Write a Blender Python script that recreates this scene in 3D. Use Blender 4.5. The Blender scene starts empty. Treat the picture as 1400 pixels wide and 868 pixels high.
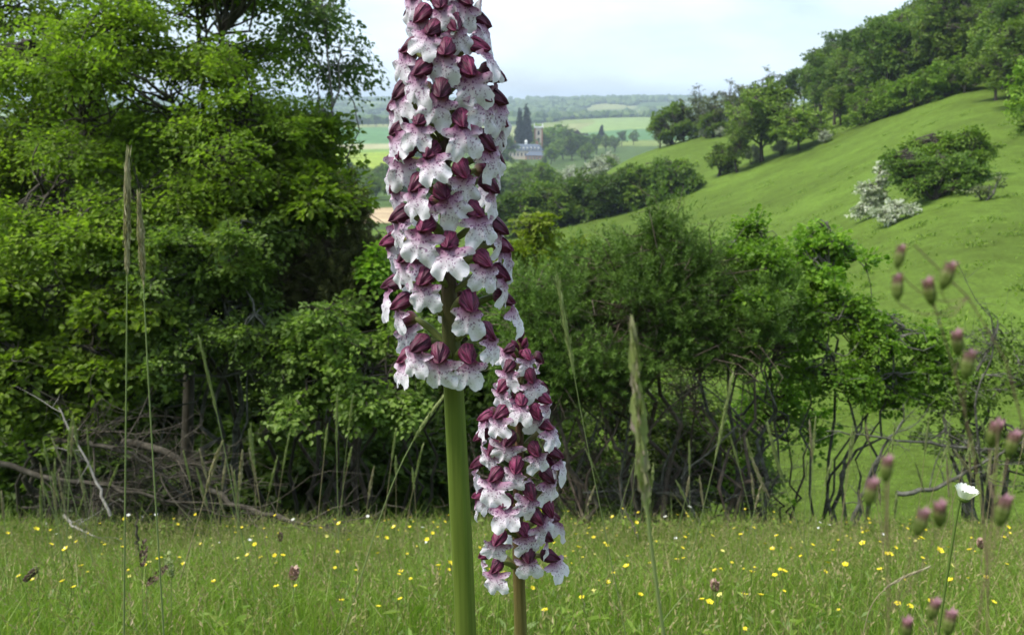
import bpy, math
import numpy as np
from mathutils import Vector, Matrix, Euler

# ------------------------------------------------------------------ camera, sky, sun, exposure
SC = bpy.context.scene
COL = SC.collection
F = 1244.0                     # focal length in photograph pixels (1400 wide)
PITCH = math.radians(12.9)     # camera looks down the slope by this much
CP, SP = math.cos(PITCH), math.sin(PITCH)
SUN_ELEV, SUN_AZ = math.radians(58), math.radians(-106)   # ahead, left, high

cam_d = bpy.data.cameras.new('camera')
cam_d.sensor_width = 36.0
cam_d.lens = 36.0 * F / 1400.0
cam_d.clip_start, cam_d.clip_end = 0.02, 30000
cam_d.dof.use_dof = True
cam_d.dof.focus_distance = 0.62
cam_d.dof.aperture_fstop = 24.0
cam = bpy.data.objects.new('camera', cam_d)
cam.location = (0, 0, 0)
cam.rotation_euler = (math.pi / 2 - PITCH, 0, 0)
COL.objects.link(cam)
SC.camera = cam

world = bpy.data.worlds.new('World')
SC.world = world
world.use_nodes = True
nt = world.node_tree
nt.nodes.clear()
N = nt.nodes.new
w_out = N('ShaderNodeOutputWorld')
w_bg = N('ShaderNodeBackground')
w_bg.inputs['Strength'].default_value = 0.1
sky = N('ShaderNodeTexSky')
sky.sky_type = 'NISHITA'
sky.sun_disc = False
sky.sun_elevation = SUN_ELEV
sky.sun_rotation = SUN_AZ
sky.air_density, sky.dust_density, sky.ozone_density = 1.0, 1.6, 1.2
tc = N('ShaderNodeTexCoord')
mp = N('ShaderNodeMapping')
mp.inputs['Scale'].default_value = (2.6, 2.6, 7.5)
mp.inputs['Location'].default_value = (0.3, 0.1, 0.45)
ns = N('ShaderNodeTexNoise')
ns.inputs['Scale'].default_value = 1.6
ns.inputs['Detail'].default_value = 7
ns.inputs['Roughness'].default_value = 0.55
ns.inputs['Distortion'].default_value = 0.25
cr = N('ShaderNodeValToRGB')
cr.color_ramp.elements[0].position = 0.36
cr.color_ramp.elements[0].color = (0.25, 0.25, 0.25, 1)
cr.color_ramp.elements[1].position = 0.66
cr.color_ramp.elements[1].color = (0.97, 0.97, 0.97, 1)
mx = N('ShaderNodeMix')
mx.data_type = 'RGBA'
mx.inputs['B'].default_value = (6.0, 7.1, 8.3, 1)
L = nt.links.new
L(tc.outputs['Generated'], mp.inputs['Vector'])
L(mp.outputs['Vector'], ns.inputs['Vector'])
L(ns.outputs['Fac'], cr.inputs['Fac'])
L(cr.outputs['Color'], mx.inputs['Factor'])
L(sky.outputs['Color'], mx.inputs['A'])
L(mx.outputs['Result'], w_bg.inputs['Color'])
L(w_bg.outputs['Background'], w_out.inputs['Surface'])

sun_d = bpy.data.lights.new('sun', 'SUN')
sun_d.energy = 3.1
sun_d.angle = math.radians(20)
sun_d.color = (1.0, 0.95, 0.86)
sun = bpy.data.objects.new('sun', sun_d)
sd = Vector((math.sin(SUN_AZ) * math.cos(SUN_ELEV), math.cos(SUN_AZ) * math.cos(SUN_ELEV), math.sin(SUN_ELEV)))
sun.rotation_euler = sd.to_track_quat('Z', 'Y').to_euler()
sun.location = sd * 50
COL.objects.link(sun)

SC.view_settings.view_transform = 'Standard'
SC.view_settings.look = 'None'
SC.view_settings.gamma = 1.0
SC.view_settings.use_curve_mapping = False
SC.view_settings.exposure = 1.0
SC.cycles.use_denoising = True
SC.cycles.max_bounces = 6
SC.cycles.diffuse_bounces = 3
SC.cycles.transmission_bounces = 4
SC.cycles.transparent_max_bounces = 4
SC.cycles.volume_bounces = 0
SC.cycles.caustics_reflective = False
SC.cycles.caustics_refractive = False

# ------------------------------------------------------------------ pixels to places
def slope_of(py):
    b = (434.0 - py) / F
    return (-SP + b * CP) / (CP + b * SP)

def P(px, py, y):
    """the point at forward distance y on the line of sight through a photograph pixel"""
    a, b = (px - 700.0) / F, (434.0 - py) / F
    wy = CP + b * SP
    return np.array([a / wy * y, y, (-SP + b * CP) / wy * y])

def cdepth(p):
    return p[1] * CP - p[2] * SP

def pix(p):
    """back to photograph pixels"""
    d = p[1] * CP - p[2] * SP
    u = p[1] * SP + p[2] * CP
    return 700 + F * p[0] / d, 434 - F * u / d

# ------------------------------------------------------------------ terrain
COLS = {   # picture column: (forward distance, picture row where the ground lies there)
    -500: [(7, 748), (10, 728), (14, 665), (30, 520), (60, 430), (150, 340), (300, 300), (600, 240), (1000, 195), (1700, 168), (2600, 150), (3600, 138), (6000, 145)],
    0:    [(7, 748), (10, 728), (14, 665), (30, 520), (60, 430), (150, 340), (300, 300), (600, 240), (1000, 195), (1700, 168), (2600, 150), (3600, 138), (6000, 145)],
    430:  [(7, 748), (10, 728), (14, 665), (30, 520), (60, 420), (140, 325), (240, 300), (400, 268), (650, 232), (1000, 200), (1400, 176), (1700, 170), (2100, 168), (2800, 146), (3600, 138), (6000, 145)],
    540:  [(7, 748), (10, 728), (14, 665), (30, 510), (60, 410), (140, 320), (240, 298), (400, 262), (650, 228), (1000, 198), (1400, 174), (1700, 168), (2100, 170), (2800, 147), (3600, 138), (6000, 145)],
    680:  [(7, 748), (10, 728), (14, 665), (30, 500), (60, 410), (100, 340), (150, 312), (240, 300), (400, 262), (750, 216), (1000, 206), (1400, 185), (1800, 166), (2300, 168), (2800, 148), (3600, 137), (6000, 145)],
    760:  [(7, 748), (10, 728), (14, 665), (24, 530), (40, 455), (70, 385), (110, 316), (150, 284), (240, 290), (400, 258), (750, 216), (1000, 206), (1400, 185), (1800, 164), (2300, 168), (2800, 146), (3600, 136), (6000, 145)],
    850:  [(7, 748), (10, 728), (14, 665), (22, 535), (35, 465), (60, 385), (90, 325), (120, 290), (150, 250), (185, 214), (240, 232), (400, 245), (750, 215), (1000, 190), (1400, 172), (1800, 160), (2300, 164), (2800, 142), (3600, 134), (6000, 145)],
    930:  [(7, 748), (10, 728), (13, 680), (20, 545), (32, 470), (50, 395), (80, 320), (120, 262), (150, 222), (185, 187), (240, 205), (400, 230), (750, 215), (1000, 190), (1400, 172), (2000, 158), (2800, 142), (3600, 134), (6000, 145)],
    1050: [(7, 748), (10, 732), (13, 680), (20, 530), (32, 445), (50, 365), (80, 290), (115, 226), (150, 190), (190, 160), (240, 175), (400, 220), (750, 215), (1400, 180), (2400, 160), (3600, 136), (6000, 145)],
    1150: [(7, 748), (10, 734), (13, 650), (20, 510), (32, 410), (50, 325), (80, 243), (110, 190), (150, 150), (200, 118), (250, 110), (400, 150), (750, 200), (1400, 180), (3600, 140), (6000, 145)],
    1300: [(7, 748), (10, 734), (13, 640), (20, 490), (30, 380), (45, 276), (70, 190), (100, 131), (140, 82), (190, 40), (260, 5), (400, 30), (750, 120), (1400, 160), (6000, 150)],
    1400: [(7, 748), (10, 734), (13, 635), (20, 480), (30, 360), (45, 262), (65, 185), (85, 140), (120, 80), (170, 20), (260, -40), (400, -20), (750, 90), (1400, 150), (6000, 150)],
    1900: [(7, 748), (10, 732), (13, 650), (20, 480), (30, 350), (45, 240), (65, 150), (85, 90), (120, 30), (170, -40), (260, -90), (400, -60), (750, 60), (1400, 150), (6000, 150)],
}
_LD = np.linspace(math.log(5.0), math.log(6000), 260)
_pxs = sorted(COLS)
_T = np.array([(p - 700) / F / 1.026 for p in _pxs])
_rows = []
for p in _pxs:
    prof = COLS[p]
    ld = np.log([q[0] for q in prof])
    s = np.array([slope_of(q[1]) for q in prof])
    _rows.append(np.interp(_LD, ld, s))
_rows = np.array(_rows)
_TT = np.linspace(_T[0], _T[-1], 220)
_S = np.array([np.interp(_TT, _T, _rows[:, j]) for j in range(len(_LD))]).T
def _smooth(A, axis, sg):
    r = int(sg * 3) + 1
    k = np.exp(-0.5 * (np.arange(-r, r + 1) / sg) ** 2)
    k /= k.sum()
    pad = [(0, 0), (0, 0)]
    pad[axis] = (r, r)
    B = np.pad(A, pad, mode='edge')
    return np.apply_along_axis(lambda v: np.convolve(v, k, mode='valid'), axis, B)
_S = _smooth(_smooth(_S, 0, 3.0), 1, 2.2)

def _hash_noise(x, y, seed=0):
    xi, yi = np.floor(x).astype(np.int64), np.floor(y).astype(np.int64)
    xf, yf = x - xi, y - yi
    def h(a, b):
        v = (a * 374761393 + b * 668265263 + seed * 362437) & 0x7fffffff
        v = ((v ^ (v >> 13)) * 1274126177) & 0x7fffffff
        return (v & 0xffff) / 65535.0
    u, v = xf * xf * (3 - 2 * xf), yf * yf * (3 - 2 * yf)
    return (h(xi, yi) * (1 - u) + h(xi + 1, yi) * u) * (1 - v) + (h(xi, yi + 1) * (1 - u) + h(xi + 1, yi + 1) * u) * v - 0.5

def H(x, y):
    """ground height under (x, y), the eye at 0"""
    x, y = np.asarray(x, float), np.asarray(y, float)
    r = np.hypot(x, y)
    az = np.arctan2(x, y)
    azc = np.clip(az, -1.0, 1.0)
    d = np.maximum(r * np.cos(azc), 0.01)
    t = np.tan(azc)
    fi = np.clip((t - _TT[0]) / (_TT[1] - _TT[0]), 0, len(_TT) - 1.001)
    fj = np.clip((np.log(d) - _LD[0]) / (_LD[1] - _LD[0]), 0, len(_LD) - 1.001)
    i, j = fi.astype(int), fj.astype(int)
    a, b = fi - i, fj - j
    s = (_S[i, j] * (1 - a) + _S[i + 1, j] * a) * (1 - b) + (_S[i, j + 1] * (1 - a) + _S[i + 1, j + 1] * a) * b
    z_far = s * d
    yn = np.where(y > -8, y, -8 + 8 * np.tanh((y + 8) / 8.0))
    z_near = -0.45 - 0.447 * yn
    w = np.clip((d - 6.0) / 2.5, 0, 1)
    w = w * w * (3 - 2 * w)
    back = np.clip((np.abs(az) - 1.15) / 0.4, 0, 1)
    w = w * (1 - back)
    z = z_near * (1 - w) + z_far * w
    amp = np.where(d < 8, 0.03, np.clip(d * 0.004, 0.03, 6.0))
    z = z + amp * (_hash_noise(x / 1.7, y / 1.7, 3) * np.clip(1 - d / 60, 0, 1) + _hash_noise(x / 12, y / 12, 5) * np.clip(d / 60, 0, 1) * np.clip(1.2 - d / 300, 0, 1)
                   + 1.6 * _hash_noise(x / 260, y / 260, 7) * np.clip((d - 900) / 900, 0, 1))
    return z

def G(px, y):
    """ground point in picture column px at forward distance y"""
    x = (px - 700.0) / F * y
    for _ in range(4):
        z = float(H(x, y))
        x = (px - 700.0) / F * (y * CP - z * SP)
    return np.array([x, y, float(H(x, y))])

# ------------------------------------------------------------------ mesh helpers
def nrm(v):
    return v / np.maximum(np.linalg.norm(v, axis=-1, keepdims=True), 1e-9)

class Geo:
    def __init__(s):
        s.v, s.f, s.m, s.a, s.n = [], [], [], [], 0
    def add(s, V, Fc, mat=0, lv=None):
        V = np.asarray(V, float).reshape(-1, 3)
        Fc = np.asarray(Fc, np.int64)
        s.v.append(V)
        s.f.append(Fc + s.n)
        s.m.append(np.full(len(Fc), mat, np.int32))
        s.a.append(np.full(len(V), 0.5) if lv is None else np.broadcast_to(np.asarray(lv, float), (len(V),)))
        s.n += len(V)
    def mesh(s, name, mats, smooth=True, uv=None):
        me = bpy.data.meshes.new(name)
        V = np.concatenate(s.v)
        me.vertices.add(len(V))
        me.vertices.foreach_set('co', V.astype(np.float32).ravel())
        loops = np.concatenate([f.ravel() for f in s.f]).astype(np.int32)
        tot = np.concatenate([np.full(len(f), f.shape[1], np.int32) for f in s.f])
        start = np.concatenate([[0], np.cumsum(tot)[:-1]]).astype(np.int32)
        me.loops.add(len(loops))
        me.loops.foreach_set('vertex_index', loops)
        me.polygons.add(len(tot))
        me.polygons.foreach_set('loop_start', start)
        me.polygons.foreach_set('material_index', np.concatenate(s.m))
        me.polygons.foreach_set('use_smooth', np.full(len(tot), smooth, bool))
        for m in mats:
            me.materials.append(m)
        at = me.attributes.new('lv', 'FLOAT', 'POINT')
        at.data.foreach_set('value', np.concatenate(s.a).astype(np.float32))
        if uv is not None:
            ul = me.uv_layers.new(name='uv')
            ul.data.foreach_set('uv', np.asarray(uv, np.float32)[loops].ravel())
        me.update(calc_edges=True)
        me.validate()
        return me

def put(name, me, parent=None, label=None, cat=None, group=None, kind=None, loc=None):
    o = bpy.data.objects.new(name, me)
    COL.objects.link(o)
    if parent is not None:
        o.parent = parent
    if loc is not None:
        o.location = loc
    for k, v in (('label', label), ('category', cat), ('group', group), ('kind', kind)):
        if v:
            o[k] = v
    return o

def thing(name, label, cat, loc, group=None):
    o = put(name, None, None, label, cat, group, None, [float(q) for q in loc])
    o.empty_display_size = 0.05
    return o

def tubes(Pt, R, S=5):
    """Pt (B,N,3) polylines, R (B,N) radii -> verts, quads"""
    Pt, R = np.asarray(Pt, float), np.asarray(R, float)
    B, n, _ = Pt.shape
    T = nrm(np.gradient(Pt, axis=1))
    ref = np.where(np.abs(T[..., 2:3]) > 0.9, np.array([1.0, 0, 0]), np.array([0, 0, 1.0]))
    ref = np.broadcast_to(ref[:, :1], T.shape) if True else ref
    A = nrm(np.cross(T, ref))
    Bn = np.cross(T, A)
    ph = np.arange(S) / S * 2 * math.pi
    V = Pt[:, :, None] + R[:, :, None, None] * (np.cos(ph)[None, None, :, None] * A[:, :, None] + np.sin(ph)[None, None, :, None] * Bn[:, :, None])
    idx = np.arange(B * n * S).reshape(B, n, S)
    nx = np.roll(idx, -1, axis=2)
    Fq = np.stack([idx[:, :-1], nx[:, :-1], nx[:, 1:], idx[:, 1:]], -1).reshape(-1, 4)
    return V.reshape(-1, 3), Fq

def curve_pts(a, b, n, bend, rng, kink=0.12):
    """(B,3)->(B,n,3) bent lines from a to b"""
    a, b = np.atleast_2d(a), np.atleast_2d(b)
    t = np.linspace(0, 1, n)[None, :, None]
    p = a[:, None] * (1 - t) + b[:, None] * t
    ln = np.linalg.norm(b - a, axis=1)[:, None, None]
    off = rng.normal(0, 1, (len(a), 1, 3)) * bend * ln * np.sin(t * math.pi)
    off2 = rng.normal(0, 1, (len(a), 1, 3)) * bend * 0.5 * ln * np.sin(t * 2 * math.pi)
    wob = rng.normal(0, 1, (len(a), n, 3)) * bend * kink * ln * np.sin(t * math.pi)
    return p + off + off2 + wob

def leaf_quads(c, d, n, Ln, W, fold=0.25, kite=False):
    d = nrm(d)
    u = nrm(np.cross(n, d))
    n = np.cross(d, u)
    Ln, W = Ln[:, None], W[:, None]
    if kite:
        base, tip = c, c + d * Ln
        l = c + d * Ln * 0.45 + u * W * 0.5 + n * W * fold
        r = c + d * Ln * 0.45 - u * W * 0.5 + n * W * fold
        V = np.stack([base, r, tip, l], 1)
        k = np.arange(len(c))[:, None] * 4
        Fq = np.concatenate([k + np.array([[0, 1, 2]]), k + np.array([[0, 2, 3]])])
        return V.reshape(-1, 3), Fq, 4
    drop = -n * Ln * 0.12
    tip = c + d * Ln + drop
    l1 = c + d * Ln * 0.28 + u * W * 0.46 + n * W * fold
    l2 = c + d * Ln * 0.68 + u * W * 0.38 + n * W * fold * 0.6 + drop * 0.3
    r1 = c + d * Ln * 0.28 - u * W * 0.46 + n * W * fold
    r2 = c + d * Ln * 0.68 - u * W * 0.38 + n * W * fold * 0.6 + drop * 0.3
    V = np.stack([c, r1, r2, tip, l2, l1], 1)
    k = np.arange(len(c))[:, None] * 6
    Fq = np.concatenate([k + np.array([[0, 1, 2, 3]]), k + np.array([[0, 3, 4, 5]])])
    return V.reshape(-1, 3), Fq, 6

# ------------------------------------------------------------------ materials
def new_mat(name):
    m = bpy.data.materials.new(name)
    m.use_nodes = True
    t = m.node_tree
    return m, t, t.nodes['Principled BSDF'], t.nodes['Material Output']

def ramp(t, stops):
    r = t.nodes.new('ShaderNodeValToRGB')
    e = r.color_ramp.elements
    while len(e) < len(stops):
        e.new(0.5)
    for q, (p, c) in zip(e, stops):
        q.position = p
        q.color = (*c, 1)
    return r

def leaf_mat(name, cols, trans=0.35, rough=0.5, spec=0.25, tcol=1.25, shift=0.22):
    """colours spread over leaves by the per-leaf value, plus slow noise and a per-tree shift"""
    m, t, b, out = new_mat(name)
    at = t.nodes.new('ShaderNodeAttribute')
    at.attribute_name = 'lv'
    n = len(cols)
    rp = ramp(t, [(i / max(n - 1, 1), c) for i, c in enumerate(cols)])
    t.links.new(at.outputs['Fac'], rp.inputs['Fac'])
    oi = t.nodes.new('ShaderNodeObjectInfo')
    hs = t.nodes.new('ShaderNodeHueSaturation')
    mr = t.nodes.new('ShaderNodeMapRange')
    mr.inputs['To Min'].default_value = 1 - shift
    mr.inputs['To Max'].default_value = 1 + shift
    t.links.new(oi.outputs['Random'], mr.inputs['Value'])
    t.links.new(mr.outputs['Result'], hs.inputs['Value'])
    t.links.new(rp.outputs['Color'], hs.inputs['Color'])
    t.links.new(hs.outputs['Color'], b.inputs['Base Color'])
    b.inputs['Roughness'].default_value = rough
    b.inputs['Specular IOR Level'].default_value = spec
    if trans > 0:
        tr = t.nodes.new('ShaderNodeBsdfTranslucent')
        mu = t.nodes.new('ShaderNodeMix')
        mu.data_type = 'RGBA'
        mu.blend_type = 'MULTIPLY'
        mu.inputs['Factor'].default_value = 1
        mu.inputs['B'].default_value = (tcol * 1.0, tcol * 1.15, tcol * 0.55, 1)
        t.links.new(hs.outputs['Color'], mu.inputs['A'])
        t.links.new(mu.outputs['Result'], tr.inputs['Color'])
        ms = t.nodes.new('ShaderNodeMixShader')
        ms.inputs['Fac'].default_value = trans
        t.links.new(b.outputs['BSDF'], ms.inputs[1])
        t.links.new(tr.outputs['BSDF'], ms.inputs[2])
        t.links.new(ms.outputs['Shader'], out.inputs['Surface'])
    return m

def noise_mat(name, cols, scale=8.0, rough=0.85, bump=0.3, stretch=(1, 1, 1), detail=6, spec=0.3):
    m, t, b, out = new_mat(name)
    tc = t.nodes.new('ShaderNodeTexCoord')
    mp = t.nodes.new('ShaderNodeMapping')
    mp.inputs['Scale'].default_value = stretch
    nz = t.nodes.new('ShaderNodeTexNoise')
    nz.inputs['Scale'].default_value = scale
    nz.inputs['Detail'].default_value = detail
    nz.inputs['Roughness'].default_value = 0.65
    n = len(cols)
    rp = ramp(t, [(0.28 + 0.44 * i / max(n - 1, 1), c) for i, c in enumerate(cols)])
    t.links.new(tc.outputs['Object'], mp.inputs['Vector'])
    t.links.new(mp.outputs['Vector'], nz.inputs['Vector'])
    t.links.new(nz.outputs['Fac'], rp.inputs['Fac'])
    t.links.new(rp.outputs['Color'], b.inputs['Base Color'])
    b.inputs['Roughness'].default_value = rough
    b.inputs['Specular IOR Level'].default_value = spec
    if bump:
        bp = t.nodes.new('ShaderNodeBump')
        bp.inputs['Strength'].default_value = bump
        bp.inputs['Distance'].default_value = 0.02
        t.links.new(nz.outputs['Fac'], bp.inputs['Height'])
        t.links.new(bp.outputs['Normal'], b.inputs['Normal'])
    return m

MAT = {}
MAT['bark'] = noise_mat('bark', [(0.025, 0.021, 0.015), (0.055, 0.047, 0.035), (0.09, 0.08, 0.06)], 14, stretch=(1, 1, 0.3))
MAT['bark_lichen'] = noise_mat('bark_lichen', [(0.03, 0.027, 0.02), (0.085, 0.083, 0.066), (0.19, 0.195, 0.165)], 18)
MAT['bark_juniper'] = noise_mat('bark_juniper', [(0.04, 0.028, 0.02), (0.10, 0.075, 0.055), (0.19, 0.16, 0.13)], 22, stretch=(1, 1, 0.2))
MAT['deadwood'] = noise_mat('deadwood', [(0.024, 0.02, 0.014), (0.062, 0.053, 0.038), (0.125, 0.11, 0.085)], 16)
MAT['bleached'] = noise_mat('bleached', [(0.17, 0.155, 0.13), (0.36, 0.34, 0.30)], 20)
MAT['birch_bark'] = noise_mat('birch_bark', [(0.05, 0.045, 0.04), (0.11, 0.10, 0.09), (0.22, 0.21, 0.19)], 10)
MAT['hazel'] = leaf_mat('hazel_leaf', [(0.070, 0.116, 0.013), (0.145, 0.224, 0.022), (0.23, 0.32, 0.032)], 0.5)
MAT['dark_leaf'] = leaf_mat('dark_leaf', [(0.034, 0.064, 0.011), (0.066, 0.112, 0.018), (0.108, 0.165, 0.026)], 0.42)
MAT['thorn_leaf'] = leaf_mat('thorn_leaf', [(0.076, 0.124, 0.024), (0.132, 0.206, 0.040), (0.196, 0.275, 0.058)], 0.45)
MAT['birch_leaf'] = leaf_mat('birch_leaf', [(0.048, 0.094, 0.025), (0.082, 0.144, 0.036), (0.12, 0.19, 0.045)], 0.4)
MAT['maple'] = leaf_mat('maple_leaf', [(0.085, 0.175, 0.018), (0.145, 0.265, 0.026), (0.205, 0.33, 0.036)], 0.45)
MAT['lime_leaf'] = leaf_mat('lime_leaf', [(0.14, 0.20, 0.018), (0.21, 0.28, 0.026), (0.27, 0.33, 0.035)], 0.45)
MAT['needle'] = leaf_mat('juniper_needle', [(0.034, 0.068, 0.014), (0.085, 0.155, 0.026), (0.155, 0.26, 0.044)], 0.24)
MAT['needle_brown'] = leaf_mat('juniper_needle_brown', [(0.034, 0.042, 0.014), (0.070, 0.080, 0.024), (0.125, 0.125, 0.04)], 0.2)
MAT['far_leaf'] = leaf_mat('far_leaf', [(0.075, 0.128, 0.018), (0.132, 0.205, 0.026), (0.20, 0.28, 0.038)], 0.35, shift=0.25)
MAT['far_dark'] = leaf_mat('far_dark_leaf', [(0.052, 0.100, 0.018), (0.094, 0.160, 0.026), (0.148, 0.222, 0.036)], 0.35, shift=0.28)
MAT['far_lime'] = leaf_mat('far_lime_leaf', [(0.095, 0.175, 0.016), (0.15, 0.25, 0.024), (0.21, 0.31, 0.034)], 0.3, shift=0.2)
MAT['far_grey'] = leaf_mat('far_grey_leaf', [(0.08, 0.10, 0.042), (0.12, 0.145, 0.06), (0.17, 0.19, 0.09)], 0.3)
MAT['blossom'] = leaf_mat('blossom', [(0.11, 0.16, 0.06), (0.42, 0.45, 0.34), (0.70, 0.71, 0.65)], 0.2)
MAT['far_conifer'] = leaf_mat('far_conifer', [(0.010, 0.022, 0.014), (0.018, 0.034, 0.020), (0.028, 0.046, 0.026)], 0.05)
MAT['copper'] = leaf_mat('copper_leaf', [(0.025, 0.012, 0.016), (0.05, 0.022, 0.028)], 0.1)

# ------------------------------------------------------------------ ground
def build_ground():
    azf = np.linspace(-0.66, 0.66, 240)
    azo = np.linspace(0.66, 2 * math.pi - 0.66, 70)[1:-1]
    az = np.concatenate([azf, azo])
    r = np.exp(np.linspace(math.log(0.15), math.log(7000), 330))
    A, R = np.meshgrid(az, r, indexing='ij')
    X, Y = np.sin(A) * R, np.cos(A) * R
    Z = H(X, Y)
    Vs = np.stack([X, Y, Z], -1).reshape(-1, 3)
    Vs = np.concatenate([Vs, [[0, 0, float(H(0.0, 0.01))]]])
    na, nr = len(az), len(r)
    idx = np.arange(na * nr).reshape(na, nr)
    nx = np.roll(idx, -1, axis=0)
    Fq = np.stack([idx[:, :-1], idx[:, 1:], nx[:, 1:], nx[:, :-1]], -1).reshape(-1, 4)
    tri = np.stack([np.full(na, na * nr), idx[:, 0], nx[:, 0]], -1)
    g = Geo()
    g.add(Vs, Fq)
    g.f.append(tri)
    g.m.append(np.zeros(na, np.int32))
    # what grows where: colours of turf, crops and bare fields
    azc = np.arctan2(Vs[:, 0], Vs[:, 1])
    d = Vs[:, 1]
    px = 700 + F * 1.026 * np.tan(np.clip(azc, -1.2, 1.2))
    c = np.tile(np.array([0.078, 0.134, 0.024]), (len(Vs), 1))
    near = d < 7.5
    c[near] = (0.06, 0.095, 0.022)
    ahead = np.abs(azc) < 1.2
    ridge = np.interp(px, [-500, 680, 760, 850, 930, 1050, 1150, 1300, 1900], [170, 170, 175, 190, 190, 195, 210, 260, 260])
    far = ahead & (d > ridge)
    c[far] = (0.060, 0.105, 0.032)
    blk = _hash_noise(np.floor(Vs[:, 0] / 190 + 0.25 * np.sin(d / 300)) * 3.7, np.floor(d / 330) * 2.9, 11) + 0.5
    pick = np.array([(0.10, 0.17, 0.05), (0.15, 0.21, 0.06), (0.06, 0.11, 0.035), (0.20, 0.24, 0.10), (0.05, 0.09, 0.03), (0.12, 0.19, 0.07)])
    ff = far & (d > 900)
    c[ff] = pick[(blk[ff] * 6).astype(int) % 6]
    for x0, x1, d0, d1, col in [
        (300, 560, 1010, 1400, (0.085, 0.19, 0.075)), (300, 560, 930, 1010, (0.30, 0.32, 0.19)),
        (300, 560, 560, 860, (0.20, 0.29, 0.035)), (300, 560, 205, 300, (0.36, 0.30, 0.21)), (300, 560, 860, 930, (0.14, 0.24, 0.05)),
        (800, 930, 1330, 1800, (0.17, 0.26, 0.09)), (800, 930, 1000, 1330, (0.075, 0.17, 0.07)),
        (690, 735, 2050, 2700, (0.13, 0.2, 0.07)), (560, 700, 560, 700, (0.12, 0.19, 0.05))]:
        w = 14 * np.sin(d / 90.0 + x0)
        c[ahead & (px > x0 + w) & (px < x1 + w) & (d > d0) & (d < d1)] = col
    mat, t, b, out = new_mat('turf')
    at = t.nodes.new('ShaderNodeAttribute')
    at.attribute_name = 'gcol'
    tc = t.nodes.new('ShaderNodeTexCoord')
    res = at.outputs['Color']
    for sc_, lo, hi in ((0.045, 0.70, 1.28), (0.33, 0.78, 1.2), (1.6, 0.78, 1.2), (8.0, 0.66, 1.3)):
        nz = t.nodes.new('ShaderNodeTexNoise')
        nz.inputs['Scale'].default_value = sc_
        nz.inputs['Detail'].default_value = 5
        nz.inputs['Roughness'].default_value = 0.7
        t.links.new(tc.outputs['Object'], nz.inputs['Vector'])
        rp = ramp(t, [(0.3, (lo * 1.06, lo, lo)), (0.7, (hi, hi, hi * 0.95))])
        mu = t.nodes.new('ShaderNodeMix')
        mu.data_type = 'RGBA'
        mu.blend_type = 'MULTIPLY'
        mu.inputs['Factor'].default_value = 1
        t.links.new(nz.outputs['Fac'], rp.inputs['Fac'])
        t.links.new(res, mu.inputs['A'])
        t.links.new(rp.outputs['Color'], mu.inputs['B'])
        res = mu.outputs['Result']
    bp = t.nodes.new('ShaderNodeBump')
    bp.inputs['Strength'].default_value = 0.5
    bp.inputs['Distance'].default_value = 0.12
    t.links.new(nz.outputs['Fac'], bp.inputs['Height'])
    t.links.new(bp.outputs['Normal'], b.inputs['Normal'])
    t.links.new(res, b.inputs['Base Color'])
    b.inputs['Roughness'].default_value = 1.0
    b.inputs['Specular IOR Level'].default_value = 0.05
    me = g.mesh('ground', [mat])
    ca = me.attributes.new('gcol', 'FLOAT_COLOR', 'POINT')
    ca.data.foreach_set('color', np.concatenate([c, np.ones((len(c), 1))], 1).astype(np.float32).ravel())
    put('ground', me, label='steep chalk meadow falling to a green valley with fields and far hills', cat='ground', kind='structure')
build_ground()

# ------------------------------------------------------------------ broadleaved trees and shrubs
def frag_lobes(lobes, k, s, rng, tall=1.0):
    """break every lobe into smaller uneven clumps"""
    out = []
    for c, r in lobes:
        c, r = np.asarray(c, float), np.asarray(r, float)
        for i in range(k):
            d = nrm(rng.normal(0, 1, 3)) * (0.35 + 0.65 * rng.random()) * 0.95
            q = s * (0.55 + 0.8 * rng.random())
            out.append((c + d * r, r * q * np.array([1, 1, tall])))
    return out

def sample_lobes(lobes, n, rng, shell=0.4, under=0.45):
    C = np.array([l[0] for l in lobes], float)
    Rr = np.array([l[1] for l in lobes], float)
    w = (Rr.prod(1)) ** 0.67
    k = rng.choice(len(lobes), n * 3, p=w / w.sum())
    d = nrm(rng.normal(0, 1, (n * 3, 3)))
    keep = (d[:, 2] > -0.25) | (rng.random(n * 3) < under)
    k, d = k[keep][:n], d[keep][:n]
    rad = rng.random(len(k)) ** shell
    lump = 1 + 0.16 * np.sin(d[:, 0] * 7 + k) * np.cos(d[:, 2] * 6 + 2 * k) + rng.normal(0, 0.06, len(k))
    pos = C[k] + d * Rr[k] * (rad * lump)[:, None]
    return pos, d, k, rad

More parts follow.
